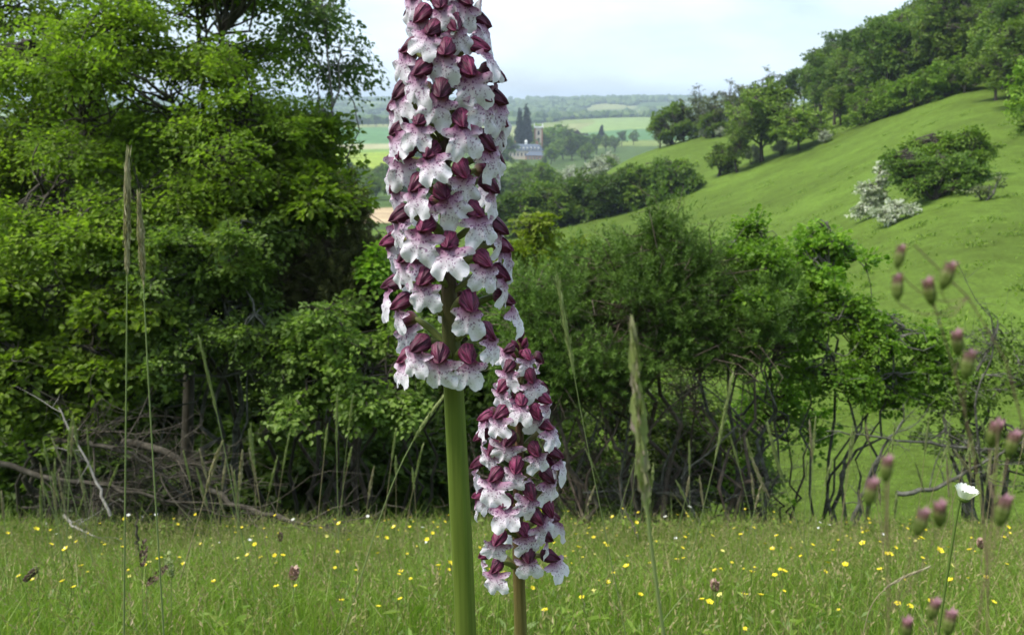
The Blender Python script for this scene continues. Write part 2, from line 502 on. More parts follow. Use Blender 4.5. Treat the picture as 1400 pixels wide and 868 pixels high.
def wood_geo(base, lobes, rng, stems, trunk_r, top, nodes_out, limb_bend=0.10, S=6):
    """trunk or stems with limbs to every lobe; returns Geo and fills nodes_out with points branches can leave from"""
    g = Geo()
    C = np.array([l[0] for l in lobes], float)
    Rz = np.array([l[1][2] for l in lobes], float)
    ends = C + np.stack([np.zeros(len(C)), np.zeros(len(C)), Rz * 0.55], 1)
    if stems == 1:
        tp = curve_pts(base, top, 14, 0.035, rng)
        rr = trunk_r * (1 - 0.85 * np.linspace(0, 1, 14) ** 1.1)
        rr[0] *= 1.35
        V, Fq = tubes(tp, rr[None], 9)
        g.add(V, Fq)
        nodes_out.append(tp[0])
        dz = top[2] - base[2]
        st, r0 = [], []
        for c in C:
            f = np.clip((c[2] - base[2]) / dz - 0.18 - 0.3 * np.linalg.norm((c - top)[:2]) / max(dz, 0.1), 0.16, 0.9)
            i = f * 13
            j = int(i)
            st.append(tp[0, j] * (1 - i + j) + tp[0, min(j + 1, 13)] * (i - j))
            r0.append(max(rr[j] * 0.6, trunk_r * 0.12))
        st, r0 = np.array(st), np.array(r0)
    else:
        a = rng.random(len(C)) * 2 * math.pi
        rad = trunk_r * (1 + 2.5 * rng.random(len(C)))
        st = base + np.stack([np.cos(a) * rad, np.sin(a) * rad, np.full(len(C), -0.03)], 1)
        r0 = trunk_r * (0.55 + 0.5 * rng.random(len(C)))
    lp = curve_pts(st, ends, 12, limb_bend if stems == 1 else limb_bend * 0.6, rng, kink=0.12 if stems == 1 else 0.5)
    lr = r0[:, None] * (1 - 0.86 * np.linspace(0, 1, 12))[None]
    V, Fq = tubes(lp, lr, S)
    g.add(V, Fq)
    nodes_out.extend(list(lp))
    return g

def attach(pos, nodes, rng, up=0.5):
    Nn = np.concatenate([np.concatenate([q, (q[1:] + q[:-1]) / 2]) for q in nodes])
    out = np.empty(len(pos), int)
    for i in range(0, len(pos), 500):
        d = pos[i:i + 500, None] - Nn[None]
        cost = (np.linalg.norm(d, axis=2) + up * np.maximum(0, -d[..., 2])) * rng.uniform(0.65, 1.5, d.shape[:2])
        out[i:i + 500] = cost.argmin(1)
    return Nn[out]

def tree_geo(base, lobes, rng, n_spray, k, leafL, leafW, sprayL, trunk_r, stems=1, top=None, shell=0.4, under=0.45, flat=0.75, droop=0.15,
             kite=False, bark_S=6, twig=True, branch_r=0.012, lvspread=0.3, frag=9, fs=0.40):
    """returns wood Geo, leaf Geo; coordinates relative to base"""
    base = np.asarray(base, float)
    lobes = [(np.asarray(c, float) - base, r) for c, r in lobes]
    if top is None:
        top = max((l[0] for l in lobes), key=lambda c: c[2]) + 0
    else:
        top = np.asarray(top, float) - base
    z = np.zeros(3)
    nodes = []
    wg = wood_geo(z, lobes, rng, stems, trunk_r, top, nodes, S=bark_S)
    pos, d, lk, rad = sample_lobes(frag_lobes(lobes, frag, fs, rng) if frag else lobes, n_spray, rng, shell, under)
    n = len(pos)
    st = attach(pos, nodes, rng)
    dirv = nrm(nrm(pos - st) * 0.7 + d * 0.8 + rng.normal(0, 0.35, (n, 3)))
    dirv[:, 2] *= (1 - flat * 0.7)
    dirv = nrm(dirv)
    nor = nrm(np.array([0, 0, 1.0]) * flat + d * 0.35 + rng.normal(0, 0.28, (n, 3)))
    u = nrm(np.cross(nor, dirv))
    nor = np.cross(dirv, u)
    sl = sprayL * (0.6 + 0.8 * rng.random(n))
    if twig:
        m = rng.random(n) < 0.75
        bp = curve_pts(st[m], (pos - dirv * sl[:, None] * 0.5)[m], 5, 0.12, rng)
        bl = np.linalg.norm(pos[m] - st[m], axis=1)
        br = np.clip(branch_r * (0.5 + bl), branch_r * 0.5, branch_r * 2.2)[:, None] * np.linspace(1, 0.35, 5)[None]
        V, Fq = tubes(bp, br, 4)
        wg.add(V, Fq)
        tp = np.stack([pos - dirv * sl[:, None] * 0.5, pos, pos + dirv * sl[:, None] * 0.45], 1)[m]
        tp[:, 2, 2] -= droop * sl[m] * 0.5
        V, Fq = tubes(tp, np.tile(np.array([[1, 0.7, 0.3]]) * branch_r * 0.35, (len(tp), 1)), 3)
        wg.add(V, Fq)
    t = rng.random((n, k))
    s = np.where(rng.random((n, k)) < 0.5, -1.0, 1.0)
    w = rng.random((n, k)) * 0.5 * (1 - 0.75 * t)
    c = (pos[:, None] + dirv[:, None] * ((t - 0.5) * sl[:, None])[..., None] + u[:, None] * (s * w * sl[:, None])[..., None]
         + nor[:, None] * (rng.normal(0, 0.05, (n, k)) * sl[:, None])[..., None])
    c[..., 2] -= droop * sl[:, None] * (t ** 2 + w)
    ld = nrm(dirv[:, None] * 0.7 + u[:, None] * (s * 0.8)[..., None] + rng.normal(0, 0.35, (n, k, 3)))
    ld[..., 2] -= droop
    ln = nrm(nor[:, None] + rng.normal(0, 0.38, (n, k, 3)))
    sz = (0.55 + 0.75 * rng.random((n, k)))
    lv = np.clip(0.5 + rng.normal(0, lvspread * 0.6, (n, 1)) + rng.normal(0, lvspread * 0.5, (n, k)), 0, 1)
    V, Fq, pv = leaf_quads(c.reshape(-1, 3), ld.reshape(-1, 3), ln.reshape(-1, 3), (leafL * sz).ravel(), (leafW * sz).ravel(), kite=kite)
    lg = Geo()
    lg.add(V, Fq, 0, np.repeat(lv.ravel(), pv))
    return wg, lg

LOWER = 0.0
def LB(px, py, y, rx, ry, rd):
    c = P(px, py + LOWER, y)
    s = cdepth(c) / F
    return (c, np.array([rx * s, rd, ry * s]))

def near_tree(name, label, cat, px, y, lobes, leaf, bark, seed, group=None, top=None, **kw):
    rng = np.random.default_rng(seed)
    b = G(px, y)
    wg, lg = tree_geo(b, lobes, rng, top=top, **kw)
    o = thing(name, label, cat, b, group)
    put('trunk', wg.mesh('trunk', [MAT[bark]]), o)
    put('crown', lg.mesh('crown', [MAT[leaf]], smooth=False), o)
    return o

# ---- the wood edge behind the meadow, left
near_tree('beech_tree', 'tall bright green tree with layered leaf sprays and a dark central trunk', 'tree', 255, 9.5,
          [LB(265, -30, 9.5, 130, 70, 1.0), LB(150, 70, 9.2, 110, 70, 0.9), LB(310, 75, 9.3, 90, 60, 0.8), LB(240, 175, 9.0, 130, 60, 1.1),
           LB(120, 200, 8.8, 110, 60, 0.9), LB(345, 170, 8.9, 95, 55, 0.9), LB(60, 290, 8.4, 110, 70, 0.8), LB(190, 300, 8.4, 100, 55, 0.8),
           LB(50, 90, 9.4, 80, 60, 0.8), LB(300, 250, 8.5, 90, 50, 0.8)],
          'hazel', 'bark', 11, n_spray=1300, k=58, leafL=0.046, leafW=0.033, sprayL=0.55, trunk_r=0.075, top=P(262, -60, 9.5), shell=0.6, flat=0.85)
near_tree('ash_tree', 'tall dark green tree filling the far corner of the wood edge', 'tree', -20, 11,
          [LB(10, -10, 11, 110, 60, 1.0), LB(-70, 110, 10.6, 110, 90, 1.0), LB(60, 210, 10.5, 120, 90, 1.0), LB(-30, 330, 10, 130, 110, 1.0), LB(120, 110, 11, 60, 40, 0.7)],
          'hazel', 'bark', 12, n_spray=620, k=44, leafL=0.055, leafW=0.036, sprayL=0.6, trunk_r=0.11, top=P(0, -60, 11))
near_tree('birch_tree', 'slender airy birch with fine drooping foliage against the sky', 'tree', 425, 10.5,
          [LB(445, 10, 10.5, 62, 75, 0.5), LB(395, 70, 10.4, 45, 60, 0.45), LB(470, 85, 10.5, 42, 50, 0.4), LB(435, 165, 10.2, 70, 50, 0.6), LB(410, -40, 10.5, 60, 50, 0.5),
           LB(455, 230, 10, 50, 35, 0.5)],
          'birch_leaf', 'birch_bark', 13, n_spray=250, k=26, leafL=0.05, leafW=0.036, sprayL=0.45, trunk_r=0.035, top=P(437, -50, 10.5), droop=0.8, flat=0.3, shell=0.7, branch_r=0.007)
near_tree('hazel_shrub', 'broad hazel shrub with yellow green tips below the birch', 'shrub', 400, 9.3,
          [LB(425, 200, 9.3, 75, 40, 0.7), LB(380, 280, 9.0, 90, 60, 0.8), LB(300, 330, 8.6, 80, 50, 0.7), LB(440, 270, 9.0, 50, 40, 0.6)],
          'hazel', 'bark', 14, n_spray=560, k=30, leafL=0.07, leafW=0.05, sprayL=0.42, trunk_r=0.04, stems=4)
near_tree('hawthorn_shrub', 'grey green hawthorn with small leaves in front of the dark juniper', 'shrub', 300, 8.2,
          [LB(300, 400, 8.0, 85, 60, 0.6), LB(235, 460, 7.9, 70, 55, 0.55), LB(350, 460, 7.9, 70, 55, 0.5), LB(330, 330, 8.2, 80, 50, 0.6), LB(260, 350, 8.2, 60, 45, 0.6)],
          'thorn_leaf', 'bark_lichen', 15, n_spray=900, k=32, leafL=0.042, leafW=0.034, sprayL=0.3, trunk_r=0.035, stems=4, flat=0.5)
near_tree('maple_shrub', 'leafy green shrub leaning over the heap of dead branches', 'shrub', 60, 8.0,
          [LB(60, 430, 7.8, 100, 65, 0.6), LB(140, 490, 7.6, 90, 50, 0.5), LB(20, 510, 7.5, 90, 55, 0.5), LB(-40, 420, 7.8, 80, 80, 0.6), LB(170, 400, 7.9, 70, 50, 0.5), LB(110, 560, 7.5, 70, 30, 0.4)],
          'hazel', 'bark', 16, n_spray=760, k=30, leafL=0.06, leafW=0.05, sprayL=0.36, trunk_r=0.035, stems=4, flat=0.8)
near_tree('bramble_shrub', 'low dark shrub of rounded leaves between the hawthorn and the big orchid', 'shrub', 490, 8.0,
          [LB(480, 500, 7.7, 60, 50, 0.5), LB(440, 450, 7.9, 50, 45, 0.5), LB(530, 540, 7.6, 60, 45, 0.5), LB(420, 540, 7.7, 55, 40, 0.4), LB(560, 470, 8.0, 55, 50, 0.5)],
          'thorn_leaf', 'bark', 17, n_spray=600, k=30, leafL=0.05, leafW=0.04, sprayL=0.32, trunk_r=0.03, stems=4)
near_tree('maple_sapling', 'young yellow green maple peeping out beside the tall orchid spike', 'shrub', 560, 8.6,
          [LB(525, 370, 8.5, 28, 28, 0.3), LB(560, 400, 8.6, 40, 40, 0.35), LB(600, 360, 8.6, 40, 40, 0.35), LB(640, 420, 8.6, 55, 55, 0.4)],
          'maple', 'bark', 18, n_spray=220, k=26, leafL=0.055, leafW=0.05, sprayL=0.3, trunk_r=0.025, stems=3)
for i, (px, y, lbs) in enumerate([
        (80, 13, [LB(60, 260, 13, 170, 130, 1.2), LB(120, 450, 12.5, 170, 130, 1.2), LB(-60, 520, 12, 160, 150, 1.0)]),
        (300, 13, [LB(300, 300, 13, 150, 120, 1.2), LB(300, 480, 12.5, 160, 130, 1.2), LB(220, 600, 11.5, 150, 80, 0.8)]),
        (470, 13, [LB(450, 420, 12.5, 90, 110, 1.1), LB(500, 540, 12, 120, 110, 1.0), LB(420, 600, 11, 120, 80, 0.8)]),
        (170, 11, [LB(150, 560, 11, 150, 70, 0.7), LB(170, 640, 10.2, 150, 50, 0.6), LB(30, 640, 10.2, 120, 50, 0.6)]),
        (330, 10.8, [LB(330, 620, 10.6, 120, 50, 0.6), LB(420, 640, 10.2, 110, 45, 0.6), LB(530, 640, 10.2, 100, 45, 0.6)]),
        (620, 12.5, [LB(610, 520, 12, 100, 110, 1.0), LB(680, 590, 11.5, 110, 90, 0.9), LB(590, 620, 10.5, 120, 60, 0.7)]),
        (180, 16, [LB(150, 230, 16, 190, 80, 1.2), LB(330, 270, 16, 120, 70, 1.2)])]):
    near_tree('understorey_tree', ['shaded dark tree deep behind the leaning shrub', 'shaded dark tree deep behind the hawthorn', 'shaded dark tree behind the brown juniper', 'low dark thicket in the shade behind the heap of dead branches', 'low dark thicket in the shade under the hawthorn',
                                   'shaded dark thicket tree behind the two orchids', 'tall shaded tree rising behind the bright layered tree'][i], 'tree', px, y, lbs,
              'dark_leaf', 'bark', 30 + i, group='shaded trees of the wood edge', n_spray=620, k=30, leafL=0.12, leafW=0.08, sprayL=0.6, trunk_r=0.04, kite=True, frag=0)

# ---- junipers
def juniper(name, label, px, y, lobes, seed, mat='needle', n_shoot=1500, shootL=0.21, stems=6, needles=68, lean=0.35, group=None, r=0.03):
    rng = np.random.default_rng(seed)
    b = G(px, y)
    lob = [(np.asarray(c) - b, rr) for c, rr in lobes]
    nodes = []
    wg = wood_geo(np.zeros(3), lob, rng, 2, r, None, nodes, limb_bend=0.13, S=6)
    pos, d, lk, rad = sample_lobes(frag_lobes(lob, 10, 0.31, rng, 1.7), int(n_shoot * 1.05), rng, 0.55, 0.6)
    n = len(pos)
    st = attach(pos, nodes, rng)
    ax = nrm(d * np.array([1, 1, 0.6]) + np.array([0, 0, 0.95]) + rng.normal(0, 0.25, (n, 3)))
    sl = shootL * (0.6 + 0.9 * rng.random(n))
    # long leading shoots break the outline
    ld_ = rng.random(n) < 0.22
    sl = np.where(ld_ & (d[:, 2] > 0.1), sl * 1.9, sl)
    ax = np.where(ld_[:, None], nrm(ax + np.array([0, 0, 0.7])), ax)
    bp = curve_pts(st, pos, 5, 0.12, rng)
    V, Fq = tubes(bp, np.linspace(1, 0.4, 5)[None] * np.full((n, 1), 0.005), 3)
    wg.add(V, Fq)
    # bare dead twigs inside
    m = n // 3
    q = rng.integers(0, n, m)
    e = st[q] + rng.normal(0, 1, (m, 3)) * np.array([0.28, 0.2, 0.2])
    V, Fq = tubes(curve_pts(st[q], e, 4, 0.15, rng), np.tile([[0.006, 0.005, 0.003, 0.001]], (m, 1)), 3)
    wg.add(V, Fq)
    t = rng.random((n, needles)) ** 0.9
    bend = np.array([0, 0, -0.28])
    c = pos[:, None] + ax[:, None] * (t * sl[:, None])[..., None] + (bend * 1.0)[None, None] * ((t ** 2) * sl[:, None])[..., None] * 0.6
    side = nrm(rng.normal(0, 1, (n, needles, 3)))
    spread = (0.19 * (1 - t) + 0.03)[..., None] * sl[:, None, None]
    c = c + side * spread * rng.random((n, needles, 1))
    nd = nrm(ax[:, None] * 0.8 + side * 0.75 + np.array([0, 0, -0.12]))
    nl = 0.034 * (0.6 + 0.7 * rng.random((n, needles)))
    nn = nrm(rng.normal(0, 1, (n, needles, 3)))
    wv = nrm(np.cross(nd, nn)) * 0.0036
    tri = np.stack([c - wv, c + wv, c + nd * nl[..., None]], 2).reshape(-1, 3)
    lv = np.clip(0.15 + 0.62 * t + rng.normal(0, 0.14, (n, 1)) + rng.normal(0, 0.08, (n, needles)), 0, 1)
    lg = Geo()
    lg.add(tri, np.arange(len(tri)).reshape(-1, 3), 0, np.repeat(lv.ravel(), 3))
    o = thing(name, label, 'juniper', b, group)
    put('trunk', wg.mesh('trunk', [MAT['bark_juniper']]), o)
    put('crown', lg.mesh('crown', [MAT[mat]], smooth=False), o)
    return o

juniper('juniper_bush', 'brown tinged juniper standing dark among the broadleaved shrubs', 430, 9.0,
        [LB(400, 300, 9, 40, 60, 0.5), LB(440, 370, 8.8, 60, 60, 0.5), LB(400, 400, 8.8, 50, 70, 0.5), LB(460, 430, 8.8, 60, 60, 0.5)], 41, 'needle_brown', 1100)
juniper('juniper_bush', 'narrow dark juniper spire beside the distant bare field', 495, 8.8,
        [LB(495, 310, 8.8, 14, 45, 0.15), LB(500, 370, 8.8, 26, 50, 0.25), LB(505, 430, 8.8, 30, 40, 0.3)], 42, 'needle_brown', 420, 0.13)
LOWER = 26.0
juniper('juniper_bush', 'rounded juniper bush growing right behind the small orchid', 790, 7.6,
        [LB(775, 420, 7.6, 60, 55, 0.5), LB(735, 465, 7.5, 55, 60, 0.45), LB(800, 370, 7.7, 40, 45, 0.35), LB(790, 490, 7.4, 70, 50, 0.45), LB(730, 400, 7.7, 35, 45, 0.35)], 43, n_shoot=1800)
juniper('juniper_bush', 'tallest juniper with a pointed crown at the meadow edge', 890, 7.5,
        [LB(905, 335, 7.5, 30, 52, 0.3), LB(870, 390, 7.5, 55, 50, 0.45), LB(930, 410, 7.4, 50, 60, 0.45), LB(870, 465, 7.3, 65, 55, 0.45), LB(850, 355, 7.6, 28, 45, 0.3), LB(955, 370, 7.5, 25, 45, 0.3)],
        44, n_shoot=2100)
juniper('juniper_bush', 'open juniper with bare twisted stems under maple leaves', 1010, 7.4,
        [LB(1010, 430, 7.4, 55, 50, 0.4), LB(1040, 390, 7.5, 40, 45, 0.35), LB(985, 470, 7.3, 50, 40, 0.4)], 45, n_shoot=850)

# ---- broadleaved shrubs along the meadow edge
near_tree('maple_shrub', 'bright green maple shrub rising above the open juniper', 'shrub', 1030, 7.6,
          [LB(1000, 330, 7.7, 45, 45, 0.35), LB(1050, 360, 7.6, 50, 55, 0.4), LB(1020, 400, 7.5, 60, 50, 0.4), LB(1085, 420, 7.6, 40, 50, 0.35), LB(1030, 300, 7.8, 25, 30, 0.2)],
          'maple', 'bark_lichen', 51, n_spray=380, k=28, leafL=0.037, leafW=0.034, sprayL=0.24, trunk_r=0.028, stems=5, flat=0.55)
LOWER = 6.0
near_tree('maple_shrub', 'sparse maple top reaching towards the blossoming hillside bush', 'shrub', 1120, 7.9,
          [LB(1130, 318, 7.9, 45, 30, 0.3), LB(1160, 345, 7.9, 35, 25, 0.25), LB(1110, 370, 7.8, 45, 35, 0.3)],
          'maple', 'bark_lichen', 52, n_spray=170, k=22, leafL=0.042, leafW=0.04, sprayL=0.22, trunk_r=0.022, stems=3, flat=0.55)
near_tree('maple_shrub', 'spreading yellow green maple shrub with dark slender stems', 'shrub', 1160, 7.6,
          [LB(1150, 430, 7.6, 60, 40, 0.4), LB(1215, 450, 7.6, 60, 45, 0.4), LB(1130, 500, 7.5, 60, 45, 0.4), LB(1200, 520, 7.5, 65, 40, 0.4), LB(1260, 500, 7.6, 50, 40, 0.35)],
          'maple', 'bark_lichen', 53, n_spray=470, k=30, leafL=0.035, leafW=0.032, sprayL=0.24, trunk_r=0.026, stems=5, flat=0.65, shell=0.6)
LOWER = 20.0
near_tree('thorn_shrub', 'half bare lichen covered shrub with grey crooked branches', 'shrub', 1345, 7.3,
          [LB(1330, 520, 7.3, 60, 45, 0.4), LB(1390, 500, 7.3, 55, 50, 0.4), LB(1370, 570, 7.2, 60, 35, 0.4), LB(1290, 580, 7.2, 50, 25, 0.3), LB(1410, 600, 7.1, 50, 40, 0.3), LB(1360, 450, 7.5, 50, 40, 0.3)],
          'thorn_leaf', 'bark_lichen', 54, n_spray=230, k=18, leafL=0.036, leafW=0.03, sprayL=0.24, trunk_r=0.045, stems=6, flat=0.5, shell=0.7)
near_tree('yellow_shrub', 'golden green shrub glowing behind the small orchid', 'shrub', 730, 9.5,
          [LB(735, 300, 9.6, 22, 40, 0.25), LB(720, 350, 9.4, 40, 40, 0.35), LB(770, 340, 9.5, 35, 40, 0.3), LB(700, 400, 9.3, 40, 40, 0.35)],
          'lime_leaf', 'bark', 55, n_spray=260, k=24, leafL=0.05, leafW=0.042, sprayL=0.26, trunk_r=0.022, stems=4, flat=0.45)
near_tree('thicket_shrub', 'dim tangle of leaves behind the tallest juniper', 'shrub', 900, 9.0,
          [LB(850, 560, 9, 90, 70, 0.5), LB(950, 550, 9, 90, 70, 0.5), LB(780, 600, 8.8, 80, 60, 0.4), LB(1040, 600, 8.6, 60, 60, 0.4)],
          'thorn_leaf', 'bark', 56, n_spray=520, k=26, leafL=0.05, leafW=0.04, sprayL=0.3, trunk_r=0.028, stems=8, frag=4, fs=0.55)
near_tree('thicket_shrub', 'loose green shrub low between the maple stems', 'shrub', 1080, 8.2,
          [LB(1060, 520, 8.2, 50, 60, 0.35), LB(1110, 560, 8.1, 40, 40, 0.3), LB(1040, 640, 7.8, 50, 40, 0.3)],
          'maple', 'bark', 57, n_spray=150, k=22, leafL=0.04, leafW=0.036, sprayL=0.22, trunk_r=0.02, stems=5)
LOWER = 0.0
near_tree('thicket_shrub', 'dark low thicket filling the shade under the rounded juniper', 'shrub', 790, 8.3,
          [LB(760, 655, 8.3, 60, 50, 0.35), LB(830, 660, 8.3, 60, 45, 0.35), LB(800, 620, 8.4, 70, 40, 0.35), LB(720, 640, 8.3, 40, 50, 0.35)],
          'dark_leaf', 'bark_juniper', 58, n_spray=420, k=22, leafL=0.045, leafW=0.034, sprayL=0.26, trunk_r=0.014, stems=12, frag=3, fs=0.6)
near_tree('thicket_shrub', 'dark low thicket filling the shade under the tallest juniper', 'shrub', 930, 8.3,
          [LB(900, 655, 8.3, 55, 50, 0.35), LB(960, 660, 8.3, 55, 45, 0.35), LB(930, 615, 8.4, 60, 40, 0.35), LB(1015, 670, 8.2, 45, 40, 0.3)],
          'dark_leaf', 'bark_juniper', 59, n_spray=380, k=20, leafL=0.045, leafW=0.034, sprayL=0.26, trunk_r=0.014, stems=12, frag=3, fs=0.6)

# ------------------------------------------------------------------ trees further off: kinds, then individuals
def ground_hit(px, py, lo=8.0, hi=4000.0):
    """first ground point seen down picture column px at or above row py"""
    ds = np.exp(np.linspace(math.log(lo), math.log(hi), 500))
    a = (px - 700.0) / F
    x = a * ds
    for _ in range(3):
        z = H(x, ds)
        x = a * (ds * CP - z * SP)
    z = H(x, ds)
    s = z / ds
    ok = s >= slope_of(py)
    k = np.argmax(ok) if ok.any() else int(np.argmax(s))
    return np.array([x[k], ds[k], z[k]])

KINDS_OF_TREE = {}
def kind_tree(key, h, r, base_h, leaf, seed, n_spray=430, k=14, leafL=0.34, n_lobes=8, bark='bark', shell=0.45, trunk_r=None, flat=0.45, spread=1.0, stems=1, cone=False, twig=True):
    rng = np.random.default_rng(seed)
    lobes = []
    for i in range(n_lobes):
        f = (i + 0.5) / n_lobes
        zc = base_h + (h - base_h) * (0.18 + 0.68 * f)
        if cone:
            rr = r * (1.02 - f)
            lobes.append((np.array([rng.normal(0, 0.05) * r, rng.normal(0, 0.05) * r, zc]), np.array([rr, rr, (h - base_h) * 0.16])))
        else:
            prof = math.sqrt(max(0.08, 1 - (2 * (0.15 + 0.8 * f) - 0.9) ** 2))
            a = i * 2.4 + rng.random()
            q = r * 0.55 * prof * spread
            s = r * (0.42 + 0.22 * rng.random()) * (0.7 + 0.4 * prof)
            lobes.append((np.array([math.cos(a) * q, math.sin(a) * q, zc]), np.array([s, s, s * 0.75])))
    if not cone and stems == 1:
        lobes.append((np.array([0, 0, base_h + (h - base_h) * 0.5]), np.array([r * 0.55, r * 0.55, (h - base_h) * 0.38])))
    wg, lg = tree_geo(np.zeros(3), lobes, rng, n_spray, k, leafL, leafL * 0.72, leafL * 2.6, trunk_r or h * 0.022, stems=stems, top=np.array([0, 0, h * 0.9]),
                      shell=shell, under=0.6, flat=flat, kite=True, twig=twig, branch_r=0.03, bark_S=5, frag=0 if cone else 4, fs=0.48)
    KINDS_OF_TREE[key] = (h, wg.mesh('trunk', [MAT[bark]]), lg.mesh('crown', [MAT[leaf]], smooth=False))

kind_tree('round', 9, 4.0, 1.6, 'far_leaf', 101, 520)
kind_tree('broad', 7, 4.6, 1.5, 'far_leaf', 102, 520)
kind_tree('wood', 11, 3.8, 2.5, 'far_dark', 103, 480)
kind_tree('woodb', 12, 4.2, 2.0, 'far_leaf', 104, 520)
kind_tree('lime', 6, 3.6, 0.6, 'far_lime', 105, 460)
kind_tree('shrub', 4.5, 2.6, 0.3, 'far_leaf', 106, 420, leafL=0.24, stems=3)
kind_tree('shrubdark', 4.2, 2.8, 0.3, 'far_dark', 107, 420, leafL=0.24, stems=3)
kind_tree('grey', 9, 3.2, 1.2, 'far_grey', 108, 330, leafL=0.26, shell=0.6)
kind_tree('bare', 10, 2.2, 4.0, 'far_grey', 109, 90, 9, leafL=0.22, shell=0.8)
kind_tree('blossom', 5, 2.8, 0.6, 'blossom', 110, 420, leafL=0.26, stems=3)
kind_tree('conifer', 24, 4.2, 1.0, 'far_conifer', 111, 620, 14, leafL=0.9, cone=True, n_lobes=10)
kind_tree('copper', 14, 6.0, 2.0, 'copper', 112, 420, leafL=0.6)
_rp = np.random.default_rng(77)

def plant(key, at, h, name, label, group=None, wide=1.0, cat='tree'):
    H0, tm, cm = KINDS_OF_TREE[key]
    o = thing(name, label, cat, at - np.array([0, 0, 0.02 * h]), group)
    s = h / H0
    o.scale = (s * wide, s * wide, s)
    o.rotation_euler = (0, 0, float(_rp.random() * 6.28))
    put('trunk', tm, o)
    put('crown', cm, o)
    return o

def plant_px(key, px, py, hpx, *a, **k):
    p = ground_hit(px, py, hi=float(np.interp(px, [700, 850, 950, 1100, 1200, 1300], [150, 180, 186, 200, 230, 260])))
    return plant(key, p, hpx * cdepth(p) / F, *a, **k)

# hedge up the hillside
ORD = 'first second third fourth fifth sixth seventh eighth ninth tenth eleventh twelfth thirteenth fourteenth fifteenth sixteenth seventeenth eighteenth nineteenth twentieth'.split()
HB = ([708, 760, 860, 940], [322, 311, 287, 262])
for px in list(range(708, 941, 13)):
    py = np.interp(px, *HB) + _rp.normal(0, 1.5)
    hp = np.interp(px, [700, 760, 860, 940], [64, 62, 54, 46]) * (0.85 + 0.3 * _rp.random())
    plant_px('shrubdark' if _rp.random() < 0.45 else 'shrub', px, py, hp, 'hedge_shrub', 'dense hillside hedge shrub, %s of the row counting up towards the largest tree' % ORD[(px - 708) // 13], 'hedge shrubs on the hillside', cat='shrub', wide=1.15)
plant_px('shrub', 983, 241, 46, 'hedge_shrub', 'small round shrub beside the large tree at the upper end of the hedge', cat='shrub')
plant_px('woodb', 1008, 236, 78, 'hedge_tree', 'leaning dark tree standing against the large hedge tree', cat='tree')
plant_px('round', 1042, 222, 122, 'hedge_tree', 'largest round tree on the hillside hedge line', wide=1.1)
plant_px('broad', 1092, 206, 64, 'hedge_tree', 'low spreading tree with a short dark trunk on the hillside', wide=1.25)
plant_px('blossom', 1028, 225, 26, 'hawthorn', 'small white flowering thorn at the foot of the largest hedge tree', cat='shrub')
plant_px('blossom', 1068, 213, 22, 'hawthorn', 'small white flowering thorn between the two hedge trees', cat='shrub')
plant_px('blossom', 1128, 196, 18, 'hawthorn', 'low white flowering thorn right of the spreading hedge tree', cat='shrub')
plant_px('grey', 1176, 172, 40, 'hawthorn', 'pale flat topped thorn in front of the wood', cat='tree', wide=1.2)
# trees on the crest
for px, py, hp, kd in [(903, 191, 46, 'grey'), (918, 190, 60, 'shrub'), (935, 189, 62, 'grey'), (952, 188, 74, 'bare'), (962, 188, 60, 'grey'), (980, 186, 66, 'grey'), (975, 188, 40, 'shrub'),
                       (997, 184, 76, 'bare'), (1008, 182, 72, 'grey'), (1026, 178, 70, 'round'), (1048, 166, 76, 'bare'), (1058, 164, 66, 'grey'), (1075, 160, 64, 'wood')]:
    lab = {'grey': 'hazy grey green tree on the hill crest', 'shrub': 'short leafy tree on the hill crest', 'bare': 'thin nearly leafless tree sticking up from the hill crest',
           'round': 'round green tree on the hill crest behind the largest hedge tree', 'wood': 'dark green tree where the hill crest meets the wood'}[kd]
    plant_px(kd, px, py, hp, 'crest_tree', lab, 'trees along the hill crest')
for px, py, hp in [(930, 192, 14), (912, 194, 12), (965, 190, 16), (985, 189, 14)]:
    plant_px('blossom', px, py, hp, 'hawthorn', 'tiny white flowering thorn at the foot of the crest trees', 'white thorns below the crest trees', cat='shrub')
plant_px('wood', 1098, 152, 66, 'wood_tree', 'dark tree at the end of the wood beside the white blossom')
plant_px('wood', 1136, 140, 76, 'wood_tree', 'dark round headed tree topping the end of the wood', wide=1.1)
plant_px('blossom', 1112, 142, 50, 'hawthorn', 'large white blossoming tree at the end of the wood', wide=0.9)
plant_px('round', 1150, 172, 66, 'wood_tree', 'full green tree at the wood corner above the meadow')
# the wood on the slope
def edge_row(px):
    return np.interp(px, [1140, 1200, 1250, 1300, 1345, 1400, 1500], [182, 166, 150, 132, 128, 150, 175])
for px in range(1182, 1330, 17):
    plant_px('lime', px, edge_row(px) - 2, 44 + 10 * _rp.random(), 'wood_edge_bush', 'yellow green bush of the wood edge, %s counting up from the pale flat topped thorn' % ORD[(px - 1182) // 17], 'yellow green bushes of the wood edge', cat='shrub')
for row in range(9):
    for px in range(1120, 1480, 22):
        p0 = ground_hit(px, edge_row(px))
        d = p0[1] * (1.06 + 0.095 * row + 0.03 * _rp.random())
        if row > 6 and px < 1220:
            continue
        p = G(px + _rp.normal(0, 6), d)
        kd = ['wood', 'woodb', 'round', 'wood', 'woodb'][int(_rp.random() * 5)]
        if _rp.random() < 0.08:
            kd = 'lime'
        h = (8.5 + 4 * _rp.random()) * (0.7 if kd == 'lime' else 1)
        lab = {'wood': 'dark green tree in the hanging wood, %s row up from its lower edge', 'woodb': 'mid green tree in the hanging wood, %s row up from its lower edge', 'round': 'round crowned tree in the hanging wood, %s row up from its lower edge', 'lime': 'bright green tree in the hanging wood, %s row up from its lower edge'}[kd] % ORD[row]
        plant(kd, p, h, 'wood_tree', lab, 'trees of the hanging wood')
